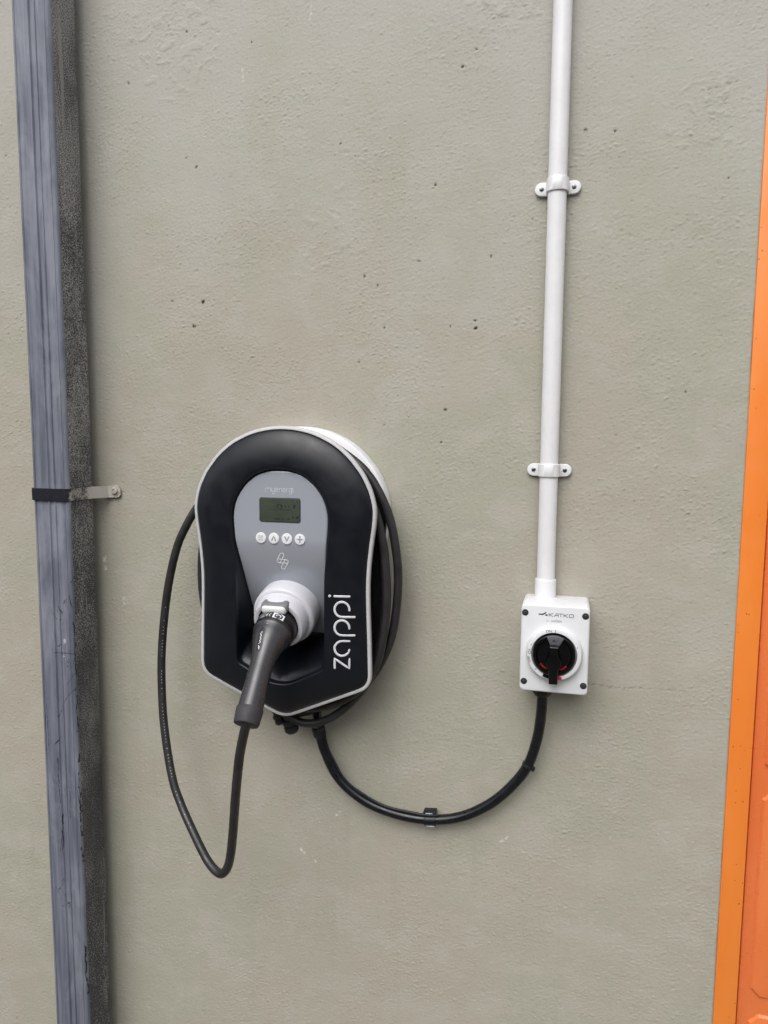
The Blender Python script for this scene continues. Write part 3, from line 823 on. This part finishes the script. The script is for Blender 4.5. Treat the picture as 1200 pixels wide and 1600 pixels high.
def floor_h(u, z):
    if z > 1190: return fascia_h(z)-0.004
    base = fascia_h(1190)-0.004
    zb = 1129+abs(u)*0.42
    d = z-zb
    t = max(0.0, min(1.0, 1-(d-2)/40))
    t = t*t*(3-2*t)
    return base+(0.102-base)*t
# back plate, hub, trim
MB().add(*loft([ringw(off(RO, 3), 0.001), ringw(off(RO, 0.8), 0.002), ringw(RO, 0.006), ringw(RO, 0.024), ringw(off(RO, 1), 0.0272), ringw(off(RO, 4), 0.029), ringw(off(RO, 26), 0.029), ringw(off(RO, 30), 0.022)])).build('back_plate', 'white_plate', ch)
hubr = []
for j in range(NA):
    zz = CZ0+CS[j]*RO[j]; k = max(0.0, min(1.0, (zz-1385)/70)) if zz > 1385 else 0.0
    hubr.append(RO[j]+0.6-22*k)
MB().add(*loft([ringw(hubr, 0.0240), ringw(hubr, 0.0325), ringw(off(RO, 34), 0.0335), ringw(off(RO, 36), 0.05), ringw(off(RO, 36), 0.07), ringw(off(RO, 20), 0.0865)], cap0=False, cap1=False)).build('cable_hub', 'plug_black', ch)
v, f = loft([ringw(off(RO, 20), 0.0862), ringw(off(RO, 1.0), 0.0868), ringw(RO, 0.0885), ringw(RO, 0.0930), ringw(off(RO, 0.5), 0.0948), ringw(off(RO, 1.6), 0.0957), ringw(off(RO, 4.6), 0.0958), ringw(off(RO, 5.2), 0.0950), ringw(off(RO, 5.3), 0.0900)], cap0=False, cap1=False)
MB().add(v, f).build('edge_trim', 'trim_grey', ch, 50)
# front cover: domed horseshoe, deep socket pocket
R5 = off(RO, 5.5)
def lerp(t): return [a*(1-t)+b*t for a, b in zip(R5, RI)]
rings = [ringw(R5, 0.0905), ringw(R5, 0.0946)]
for t, h in ((0.012, 0.0962), (0.04, 0.0977), (0.10, 0.1000), (0.2, 0.1029), (0.32, 0.1054), (0.46, 0.1075), (0.60, 0.1090), (0.75, 0.1100), (0.90, 0.1104), (0.965, 0.1103), (0.99, 0.1097)):
    rings.append(ringw(lerp(t), h))
rings.append(ringw(RI, 0.1085))
rings.append(ringw(off(RI, 0.7), 0.1066))
def wallring(d, frac):
    rr = off(RI, d)
    return ringw(rr, lambda u, z: 0.1052+(min(0.1052, floor_h(u, z))-0.1052)*frac)
for d, fr in ((1.0, 0.0), (1.4, 0.3), (1.9, 0.6), (2.4, 0.88), (3.6, 1.0)): rings.append(wallring(d, fr))
for k in range(1, 22):
    s = 1-k/22
    rings.append(ringw([(r-3.6)*s for r in RI], lambda u, z: min(0.1052, floor_h(u, z))))
cover = MB().add(*loft(rings, cap0=False)).build('cover', 'gloss_black', ch, 50)
# fascia
def half_w(z):
    for (u0, z0), (u1, z1) in zip(IN_HALF[:-1], IN_HALF[1:]):
        if z1 <= z <= z0: return u0+(u1-u0)*((z0-z)/(z0-z1) if z0 != z1 else 0)
    return 0.0
def fascia():
    top, bot = 1448.5-3.2, 1190.0
    arch = radial([(u, z) for u, z in IN_HALF])
    rr = off(arch, 3.3)
    # right boundary of the inset outline as z -> u
    bnd = sorted([(CZ0+CS[j]*rr[j], SN[j]*rr[j]) for j in range(NA//2+1)], key=lambda q: q[0])
    def hw(z):
        for a, b in zip(bnd[:-1], bnd[1:]):
            if a[0] <= z <= b[0]: return a[1]+(b[1]-a[1])*(z-a[0])/max(1e-9, b[0]-a[0])
        return 0.0
    ztop = bnd[-1][0]
    zs = [ztop-(ztop-1395)*(1-math.cos(R(90*j/22))) for j in range(23)]+[1395-(1395-bot)*j/40 for j in range(1, 41)]
    K = 26
    cols = [-1, -0.99, -0.975, -0.95]+[-0.95+1.9*j/K for j in range(1, K)]+[0.95, 0.975, 0.99, 1]
    v, f = [], []
    for z in zs:
        w = max(hw(z), 0.4)
        for c in cols:
            dz = min(1.0, (ztop-z)/2.5)
            edge = max(0.0, (w*(abs(c))-(w-1.3))/1.3)
            e = max(edge, 1-dz)
            v.append(W(CX+c*w/1000, z/1000, fascia_h(z)-0.0012*e*e))
    n = len(cols)
    for r in range(len(zs)-1):
        for c in range(n-1): f.append((r*n+c, r*n+c+1, (r+1)*n+c+1, (r+1)*n+c))
    # skirt to give the plate thickness
    loop = [c for c in range(n)]+[r*n+n-1 for r in range(1, len(zs))]+[(len(zs)-1)*n+c for c in range(n-2, -1, -1)]+[r*n for r in range(len(zs)-2, 0, -1)]
    k0 = len(v)
    for i in loop: v.append(v[i]+Vector((0, 0.0035, 0)))
    for i in range(len(loop)):
        j = (i+1) % len(loop); f.append((loop[i], loop[j], k0+j, k0+i))
    return v, f
fas = MB().add(*fascia()).build('fascia', 'fascia', ch, 45)
def onfas(cu, cz, rot=0.0):
    def pl(u, v):
        x = cu/1000+u; z = cz+v*1000
        s = (fascia_h(z+1)-fascia_h(z-1))/0.002
        return W(CX+x, z/1000, fascia_h(z)+0.0001), Vector((0, -1, -s)).normalized()
    return pl
def oncov(u, v): return None
# screen
scr = MB().add(*slab(rrect(CX+0.0003, 1.3882, 0.0640, 0.0360, 0.0035), 0.1000, 0.1058, 0.0004)).build('screen', 'hole_dark', ch)
MB().add(*slab(rrect(CX+0.0003, 1.3882, 0.0618, 0.0338, 0.0026), 0.1040, 0.1060, 0.0002)).build('display_glass', 'lcd', scr)
onscr = pl_iso(0.10605)
m = MB()
S0 = onscr(CX+0.0003, 1.3882)
strokes(m, [[(-0.0045, 0.0062), (0.0, 0.0098), (0.0045, 0.0062)], [(-0.0030, 0.0066), (-0.0030, 0.0034), (0.0030, 0.0034), (0.0030, 0.0066)]], 0.0011, S0, 0.0001)
strokes(m, [[(-0.0215+0.0031*i, 0.0058), (-0.0203+0.0031*i, 0.0058)] for i in range(5)], 0.0007, S0, 0.0001)
strokes(m, [[(0.0085, 0.0058), (0.0095, 0.0058)], [(0.014, 0.0054), (0.0146, 0.0064)], [(0.0220, 0.0035), (0.0220, 0.0085)], [(0.0238, 0.0045), (0.0238, 0.0078)]], 0.0012, S0, 0.0001)
x = -0.0185
for wch in (2, 0, 3, 1, 2, 2, 1, 2, 2, 1, 2, 2, 2, 1):
    if wch:
        strokes(m, [[(x, -0.0002), (x, 0.0018)], [(x, 0.0018 if rng.random() < .5 else 0.0004), (x+0.0005*wch, 0.0008)]], 0.00055, S0, 0.0001)
    x += 0.0027
strokes(m, [[(0.0200, -0.0098), (0.0214, -0.0098)], [(0.0265, -0.0104), (0.0280, -0.0096)]], 0.0022, S0, 0.0001)
x = -0.0085
for k in range(8):
    if k not in (3, 5, 6): strokes(m, [[(x, -0.0140), (x+0.0006, -0.0110)], [(x+0.0006, -0.0110), (x+0.0016, -0.0118), (x+0.0012, -0.0140)]], 0.0007, S0, 0.0001)
    x += 0.0030
strokes(m, [[(0.0145, -0.0138), (0.0158, -0.0112)], [(0.0195, -0.0132), (0.0205, -0.0120), (0.0215, -0.0132)], [(0.0235, -0.0128), (0.0250, -0.0128)], [(0.0196, 0.0125), (0.0200, 0.0148)], [(0.0250, 0.0122), (0.0262, 0.0142)], [(0.0275, 0.0120), (0.0280, 0.0140)]], 0.0007, S0, 0.0001)
m.build('display_marks', 'lcd_mark', scr)
# buttons
for k, u in enumerate((-0.0298, -0.0094, 0.0110, 0.0312)):
    b = MB().add(*slab(circle(CX+u, 1.3464, 0.0081, 28), 0.1030, 0.1060, 0.0005)).build('button', 'print_white', ch)
    p = pl_iso(0.10605)(CX+u, 1.3464)
    icon = [[[(-0.0034, 0.0028), (0.0034, 0.0028)], [(-0.0034, 0), (0.0034, 0)], [(-0.0034, -0.0028), (0.0034, -0.0028)]],
            [[(-0.0030, -0.0030), (0, 0.0032), (0.0030, -0.0030)]], [[(-0.0030, 0.0030), (0, -0.0032), (0.0030, 0.0030)]],
            [[(-0.0042, 0), (0.0042, 0)], [(0, -0.0042), (0, 0.0042)]]][k]
    strokes(MB(), icon, 0.0014 if k == 0 else 0.0022, p, 0.0002).build('button_icon', 'print_grey', b) if False else strokes(MB(), icon, 0.0014 if k == 0 else 0.0021, p, 0.0002).build('button_icon', 'fascia', b)
# brand words on the fascia (light single-line letters)
def brand():
    L = []; x = 0.0; w = 0.0036; hh = 0.0048
    def put(lines, adv):
        nonlocal x
        for l in lines: L.append([(x+a*w, b*hh) for a, b in l])
        x += adv*w+0.0013
    nshape = lambda x0: [(x0, 0), (x0, 0.6)]+[(x0+0.5-0.5*math.cos(R(q)), 0.55+0.45*math.sin(R(q))) for q in range(0, 181, 30)]+[(x0+1, 0)]
    e = [(0.02, 0.5), (0.98, 0.5)]+[(0.5+0.48*math.cos(R(q)), 0.5+0.5*math.sin(R(q))) for q in range(15, 331, 25)]
    put([nshape(0), nshape(1)], 2)
    put([[(0, 1), (0, 0.4), (0.2, 0.08), (0.5, 0), (0.8, 0.08), (1, 0.4)], [(1, 1), (1, -0.3), (0.7, -0.5), (0.2, -0.5)]], 1)
    put([e], 1); put([nshape(0)], 1); put([e], 1)
    put([[(0, 0), (0, 0.6), (0.2, 0.92), (0.6, 1)]], 0.55)
    put([[(0.5+0.48*math.cos(R(q)), 0.5+0.5*math.sin(R(q))) for q in range(0, 361, 30)], [(1, 1), (1, -0.3), (0.7, -0.5), (0.15, -0.5)]], 1)
    put([[(0.1, 0), (0.1, 1)], [(0.1, 1.4), (0.1, 1.42)]], 0.2)
    return L, x
L, wid = brand()
k = 0.0445/wid
L = [[(a*k-0.0222, b*k-0.0025) for a, b in l] for l in L]
strokes(MB(), L, 0.00085, onfas(0.3, 1417.0), 0.0002).build('brand_lettering', 'print_soft', fas)
# charge symbol: overlapping slanted loops
def loop(ax, ay, bx_, by, r):
    q = math.degrees(math.atan2(by-ay, bx_-ax))
    return arc(bx_, by, r, q-90, q+90, 8)+arc(ax, ay, r, q+90, q+270, 8)+[(bx_+r*math.cos(R(q-90)), by+r*math.sin(R(q-90)))]
strokes(MB(), [loop(0.0008, 0.0098, -0.0055, 0.0002, 0.0029), loop(-0.0055, 0.0002, 0.0062, -0.0004, 0.0029), loop(0.0062, -0.0004, 0.0000, -0.0100, 0.0029)],
        0.00125, onfas(0.2, 1311.5), 0.0002).build('charge_symbol', 'print_white', fas)
# big product word, reading upwards on the right limb
def cov_h(u, z):
    # height of the domed front at a point of the horseshoe (mm)
    a = math.atan2(u, z-CZ0) % (2*math.pi); j = int(a/(2*math.pi)*NA) % NA
    r = math.hypot(u, z-CZ0); t = (R5[j]-r)/(R5[j]-RI[j])
    tab = [(0, .0946), (0.04, 0.0977), (0.10, 0.1000), (0.2, 0.1029), (0.32, 0.1054), (0.46, 0.1075), (0.60, 0.1090), (0.75, 0.1100), (0.90, 0.1104), (1.0, 0.1085)]
    for (a0, h0), (a1, h1) in zip(tab[:-1], tab[1:]):
        if a0 <= t <= a1: return h0+(h1-h0)*(t-a0)/(a1-a0)
    return 0.11
def onword(a, b):           # a along the word (upwards), b letter height (towards the left)
    u, z = 106.5-b*1000, 1160.5+a*1000
    return W(CX+u/1000, z/1000, cov_h(u, z)+0.0002), Vector((0.12, -1, 0)).normalized()
H = 0.0212
def word():
    L = []; r = H/2; q = 0.0110
    L.append([(0.0, H), (0.0143, H), (0.0, 0.0), (0.0143, 0.0)])
    x = 0.0188
    L.append(arc(x+q, r, q, -98, -180, 8, r)+arc(x+q, r, q, 180, 70, 12, r)[1:]+[(x+2*q-0.0030, H*0.82), (x+2*q-0.0006, H*0.62), (x+2*q, H*0.45), (x+2*q, 0.0)])
    for x in (0.0492, 0.0762):
        L.append([(x, -0.0070), (x, r)]+arc(x+q, r, q, 180, -95, 24, r))
    x = 0.1063
    L.append([(x, 0.0), (x, H)])
    return L, [(x, H+0.0072), (x+0.0001, H+0.0072)]
L, dot = word()
m = strokes(MB(), L, 0.0033, onword, 0.0005); strokes(m, [dot], 0.0040, onword, 0.0005)
m.build('product_lettering', 'print_silver', cover, 60)
# socket collar
SB = W(CX, 1.2365, fascia_h(1240)+0.003)
TILT = R(19)
AX = Vector((0, -math.cos(TILT), -math.sin(TILT)))
def sq(phi, r, t):
    if t < 0.0306: return r
    return r*(1-0.045*(0.5+0.5*math.cos(2*phi))**2-0.02*(0.5+0.5*math.cos(2*phi+math.pi))**4)
col = MB().add(*lathe([(0.0458, -0.030), (0.0482, 0.018), (0.0479, 0.0265), (0.0468, 0.0292), (0.0447, 0.0304), (0.0432, 0.0312), (0.0422, 0.0390), (0.0406, 0.0480), (0.0387, 0.0510), (0.0358, 0.0518), (0.0325, 0.0508), (0.0315, 0.0430), (0.0310, 0.010)], SB, AX, 72, mod=sq)).build('socket_collar', 'collar_white', ch, 40)
# glands below the case
for px, pz, hh, q, s in ((-0.4370, 1.0560, 0.052, 24, 0.8), (-0.4180, 1.0500, 0.050, 14, 1.15)):
    ax = Vector((math.sin(R(q))*0.9, 0.1, -1)).normalized()
    p = [(0.0085, -0.03), (0.0085, 0.0), (0.0125, 0.0), (0.0125, 0.006), (0.0095, 0.0065), (0.0095, 0.009), (0.0118, 0.0095), (0.0118, 0.0155), (0.0085, 0.019), (0.006, 0.0195)]
    MB().add(*lathe([(r*s*0.85, t*s) for r, t in p], W(px, pz, hh), ax, 12)).build('cable_gland', 'rubber', ch, 25)

# ================================================================== charging cable and plug
cb = thing('charging_cable', 'grey-handled charging plug in the socket with black cable coiled behind the charger', 'charging cable', (CX, -0.12, 1.09))
# plug head and handle swept along a bent axis
def hz(h, z, u=0.0): return W(CX+u, z, h)
axis = catmull([hz(0.085, 1.2275), hz(0.108, 1.2210), hz(0.130, 1.2130), hz(0.149, 1.2025), hz(0.166, 1.1870), hz(0.183, 1.1685), hz(0.1985, 1.1490), hz(0.2140, 1.1300)], 6)
def rad_at(i, n):
    t = i/(n-1)
    tab = [(0, .0300), (0.31, .0300), (0.335, .0292), (0.345, .0280), (0.38, .0270), (0.43, .0245), (0.50, .0207), (0.58, .0177), (0.66, .0164), (0.80, .0164), (1.0, .0174)]
    for (a, x), (b, y) in zip(tab[:-1], tab[1:]):
        if a <= t <= b: return x+(y-x)*(t-a)/(b-a)
    return tab[-1][1]
n = len(axis)
hd = MB().add(*tube(axis[:16], [rad_at(i, n)*(1.0 if i < 14 else 0.97) for i in range(16)], 40)).build('plug_head', 'plug_black', cb, 40)
handle = MB().add(*tube(axis[14:], [rad_at(i, n)*(1.0 if i > 14 else 1.012) for i in range(14, n)], 40)).build('plug_handle', 'plug_grey', cb, 40)
sl_p = [axis[-1]+(axis[-1]-axis[-2]).normalized()*t for t in (-0.0005, 0.0, 0.002, 0.0200, 0.0225, 0.0235)]
MB().add(*tube(sl_p, [0.0165, 0.0181, 0.0186, 0.0175, 0.0166, 0.0120], 40)).build('strain_sleeve', 'sleeve_grey', cb, 40)
# thin seam ring between head and handle
sm = []
i0 = 12
tn = (axis[i0+1]-axis[i0-1]).normalized()
# latch tab above the plug
lt = MB()
def rot_box(mb, c, ex, ey, ez, w, d, hgt, bev):
    bm = bmesh.new(); bmesh.ops.create_cube(bm, size=1)
    for q in bm.verts: q.co = Vector((q.co.x*w, q.co.y*d, q.co.z*hgt))
    bmesh.ops.bevel(bm, geom=list(bm.edges), offset=bev, segments=3, affect='EDGES', profile=0.5)
    bm.verts.index_update()
    mb.add([c+ex*q.co.x+ey*q.co.y+ez*q.co.z for q in bm.verts], [tuple(w_.index for w_ in p.verts) for p in bm.faces]); bm.free()
EX = Vector((1, 0, 0)); EN = Vector((0, -math.sin(TILT), math.cos(TILT)))
rot_box(lt, hz(0.1240, 1.2478), EX, AX, EN, 0.038, 0.022, 0.0135, 0.0052)
lt.build('latch', 'latch_white', ch, 40)
lr = MB(); rot_box(lr, hz(0.1225, 1.2500), EX, AX, EN, 0.0425, 0.020, 0.0150, 0.0062); lr.build('latch_surround', 'seam_grey', ch, 40)
# label patch, marks and badge on the upper side of the plug
def onplug(i_f, q_deg, rad_extra=0.00025):
    i = max(0, min(n-2, int(i_f))); t = i_f-i
    c = axis[i].lerp(axis[i+1], t); tn = (axis[min(i+1, n-1)]-axis[max(i-1, 0)]).normalized()
    u = Vector((1, 0, 0)); w = u.cross(tn).normalized()
    if w.z < 0: w = -w
    q = R(q_deg); d = u*math.sin(q)+w*math.cos(q)
    r = rad_at(i, n)*(1-t)+rad_at(min(i+1, n-1), n)*t
    return c+d*(r+rad_extra), d
def patch(i0, i1, q0, q1, extra, name, mat, parent, corner=0.0):
    v, f = [], []
    A, B = 10, 10
    for a in range(A+1):
        for b in range(B+1):
            fa, fb = a/A, b/B
            lim = 1.0
            if corner:
                e = max(0.0, (abs(2*fa-1)-(1-corner))/corner)
                lim = math.sqrt(max(0.0, 1-e*e))
            q = (q0+q1)/2+(q1-q0)*(fb-0.5)*lim
            v.append(onplug(i0+(i1-i0)*fa, q, extra)[0])
    for a in range(A):
        for b in range(B): f.append((a*(B+1)+b, a*(B+1)+b+1, (a+1)*(B+1)+b+1, (a+1)*(B+1)+b))
    return link(name, v, f, mat, parent, 60)
i_lab0, i_lab1 = 10.4, 12.8
patch(i_lab0, i_lab1, 6, 38, 0.0003, 'label_sticker', 'print_white', hd)
def pstroke(lines, width, mat, name, parent, extra=0.0005, thick=0.0002):
    # lines in (position along axis index, angle)
    mb = MB()
    for ln in lines:
        P = [onplug(a, q, extra) for a, q in ln]
        nn = sum((k for _, k in P), Vector((0, 0, 0))).normalized()
        mb.add(*tube([p for p, _ in P], width/2, 8, True, thick/width*2, nn, ref=nn))
    return mb.build(name, mat, parent)
hexa = [(11.6+0.95*math.cos(R(60*k)), 22+11*math.sin(R(60*k))) for k in range(7)]
pstroke([[(a+(11.6-a)*s, b+(22-b)*s) for a, b in hexa] for s in (0.0, 0.25, 0.5, 0.75)], 0.0022, 'print_dark', 'sticker_hexagon', hd, 0.0005)
pstroke([[(11.6+0.5*math.cos(R(q)), 22+6*math.sin(R(q))) for q in range(50, 311, 20)]][:1], 0.0013, 'print_white', 'sticker_letter', hd, 0.0008)
ce = [[(11.7+0.75*math.cos(R(q)), c+5.5*math.sin(R(q))) for q in range(180, 361, 20)] for c in (-3, -12)]
ce = [[(11.7+0.7*math.sin(R(q)), c-5.0*math.cos(R(q))) for q in range(-75, 76, 15)] for c in (1, -8)]
ce.append([(11.7, -13), (11.7, -9)])
pstroke(ce, 0.0010, 'print_silver', 'mark_print', hd)
pstroke([[(10.9+0.55*k, -32), (10.9+0.55*k, -17)] for k in range(4)], 0.0011, 'print_grey', 'rating_print', hd)
pstroke([[(14.5+0.45*k, -3), (14.5+0.45*k, 4)] for k in range(3)], 0.0010, 'print_grey', 'small_print', handle)
patch(16.5, 24.5, -22, 2, 0.0003, 'badge', 'plug_black', handle, 0.35)
sq_ = [(18.0+0.25*k, -10+4.0*math.sin(k*1.6)*(0.5 if k % 3 else 1)) for k in range(16)]
pstroke([sq_, [(22.4, -13), (23.0, -6), (22.8, -13), (23.6, -8)]], 0.0011, 'print_white', 'badge_print', handle)
# the cable itself
end = sl_p[-1]
P3 = [end-(axis[-1]-axis[-2]).normalized()*0.01, end]
P3 += [W(x/1000, z/1000, h/1000) for x, h, z in
       [(-424.0,217,1062.7),(-437.5,203,998.5),(-452.5,183,928.6),(-465,168,880),(-474.5,162,857),(-487.1,155,844.5),(-503,148,846.5),(-522,139,859),(-550.3,125,889),(-577,110,919),(-596,100,951),(-614.4,86,1005),(-625.5,76,1063.4),(-630,67,1145.4),(-622,60.5,1239.3),(-606,56.5,1312.2),(-588,53,1353.7),(-566,50,1388),
        (-530,49,1430),(-490,49,1464),(-450,50,1483),(-411.8,50,1489),(-374.8,53,1491),(-341.7,56,1479.5),(-318.5,57,1465.5),(-297.5,58,1449.5),(-280.9,58,1429.2),(-267.1,58,1405.1),(-255.5,57,1376.1),(-247.7,56,1340.2),(-242.7,55,1295.3),(-244.2,55,1247),(-251.6,55,1197.7),(-266.2,55,1160.1),(-281.1,55,1134.9),(-313.3,55,1091.6),(-352,55,1059.5),(-396.8,56,1050),
        (-445,58,1078),(-505,61,1130),(-541,62,1190),(-556.5,62,1240),(-558,62,1300),(-548,63,1350),(-520,64,1410),(-470,65,1455),(-405,66,1474),(-340,67,1462),(-300,69,1432),(-276.5,70,1393),(-262.5,69,1339.4),(-256.5,68.5,1273.2),(-259.5,68.5,1215.3),(-271,68.5,1160),(-300,68,1115),(-352,68,1085),(-412,68,1080),(-470,66,1106),(-522,60,1160),(-546,52,1230),(-546,45,1310),(-525,42,1380),(-470,40,1440),(-410,40,1458),(-345,41,1448),(-302,42,1415),(-277,43,1365),(-268,44,1300),(-266,45,1240),(-272,46,1190),(-290,47,1140),(-330,48,1095),(-372,49,1072),(-408,50,1060),(-420,51,1053)]]
path = catmull(P3, 6)
MB().add(*tube(path, 0.0065, 18)).build('cable', 'cable_rubber', cb)
# pale lettering printed along the hanging part of the cable
cp = catmull(P3[12:15]+P3[15:21], 12)
m = MB()
acc = 0.0
for a, b in zip(path[60:96], path[61:97]):
    mid = (a+b)/2; tn = (b-a).normalized()
    side = Vector((0.55, -0.83, 0.12)); side = (side-tn*side.dot(tn)).normalized()
    L = (b-a).length; k = int(L/0.0042)
    for j in range(k):
        if rng.random() < 0.25: continue
        p = a+(b-a)*((j+0.3)/k)+side*0.0065
        wv = tn.cross(side)
        m.add(*tube([p-wv*0.0007, p+wv*0.0007*rng.uniform(0.2, 1)], 0.00042, 5, False, 0.4, side, ref=side))
m.build('cable_print', 'print_silver', cb)['kind'] = 'stuff'

# ================================================================== supply cable to the isolator
sc = thing('supply_cable', 'thick black supply cable hanging in a loop between charger and isolator', 'cable', (-0.2, 0, 0.9))
SP = [(-372,62,1088),(-373,50,1068),(-377,33,1042),(-378.4,24,1027.9),(-368.8,20,989.3),(-345,18.5,946),(-302.1,18,914.5),(-249.4,18,899.8),(-195.8,18,898.2),(-147.6,18,909.9),(-103.8,18.5,936.7),(-70.8,19,970.7),(-48,21,1006.9),(-35.1,26,1053.2),(-30.3,31,1098),(-30.0,34,1128)]
sp = catmull([W(x/1000, z/1000, h/1000) for x, h, z in SP], 10)
MB().add(*tube(sp, 0.0077, 24)).build('cable', 'hose_black', sc)
MB().add(*tube([sp[26], sp[28], sp[29], sp[33], sp[34]], [0.0082, 0.0106, 0.0108, 0.0104, 0.0080], 20)).build('end_sleeve', 'rubber', sc, 30)
# thin data cable tied along the inside of the loop
dpth = []
for i in range(31, 84):
    tn = (sp[i+1]-sp[i-1]).normalized(); inn = Vector((0, -1, 0)).cross(tn)
    if inn.z < 0: inn = -inn
    dpth.append(sp[i]+inn*(0.0088+0.0007*math.sin(i*0.45))+Vector((0, -0.0035, 0)))
MB().add(*tube(dpth, 0.0027, 10)).build('data_cable', 'hose_black', sc)
def ring_at(i, r, w, name, mat):
    tn = (sp[i+1]-sp[i-1]).normalized()
    return MB().add(*tube([sp[i]-tn*w/2, sp[i]-tn*(w/2-0.0004), sp[i]+tn*(w/2-0.0004), sp[i]+tn*w/2], [r-0.0005, r, r, r-0.0005], 24)).build(name, mat, sc)
ii = min(range(len(sp)), key=lambda i: (sp[i]-W(-0.0480, 1.0069, 0.02)).length)
tie = ring_at(ii, 0.0088, 0.0042, 'cable_tie', 'rubber')
tn = (sp[ii+1]-sp[ii-1]).normalized()
m = MB(); side = Vector((1, 0, 0)); side = (side-tn*side.dot(tn)).normalized()
rot_box(m, sp[ii]+side*0.0082+Vector((0, -0.004, 0)), tn, Vector((0, 1, 0)), side, 0.0065, 0.006, 0.0055, 0.0008)
m.build('tie_head', 'rubber', tie)
# wall clip at the bottom of the loop
ic = min(range(len(sp)), key=lambda i: (sp[i]-W(-0.1958, 0.8985, 0.018)).length)
clip = ring_at(ic, 0.0084, 0.0190, 'wall_clip', 'gloss_black')
tn = (sp[ic+1]-sp[ic-1]).normalized(); upv = Vector((0, -1, 0)).cross(tn); upv = upv if upv.z > 0 else -upv
m = MB(); rot_box(m, sp[ic]+upv*0.0098+Vector((0, 0.004, 0)), tn, Vector((0, 1, 0)), upv, 0.0200, 0.016, 0.0075, 0.0008); m.build('clip_block', 'gloss_black', clip)
for s in (-1, 1):
    m = MB(); c = sp[ic]+tn*s*0.0082
    m.add(*tube([c-tn*0.0011, c-tn*0.0008, c+tn*0.0008, c+tn*0.0011], [0.0086, 0.0091, 0.0091, 0.0086], 24)); m.build('clip_rib', 'gloss_black', clip)
cpos = sp[ic]+upv*0.0098+Vector((0, -0.0041, 0))
pk = lambda u, v: (cpos+tn*(u if tn.x > 0 else -u)+upv*v, Vector((0, -1, 0)))
strokes(MB(), [[(-0.0055, 0.0020), (0.0045, 0.0020)], [(-0.0022, -0.0016), (0.0002, 0.0008), (0.0036, -0.0018)], [(0.0, 0.0), (0.0004, -0.0020)]], 0.0012, pk, 0.0002).build('clip_mark', 'print_silver', clip)
m = MB(); rot_box(m, sp[ic]-upv*0.0094+Vector((0, -0.001, 0)), tn, Vector((0, 1, 0)), upv, 0.0125, 0.006, 0.0012, 0.0003); m.build('clip_lip', 'print_silver', clip)
# gland nut under the isolator
MB().add(*lathe([(0.0150, -0.001), (0.0152, 0.004), (0.0152, 0.010), (0.0138, 0.0145), (0.0108, 0.0185), (0.0085, 0.0190)], W(-0.0300, 1.1402, 0.0345), (0, 0, -1), 12)).build('gland_nut', 'rubber', sc, 20)
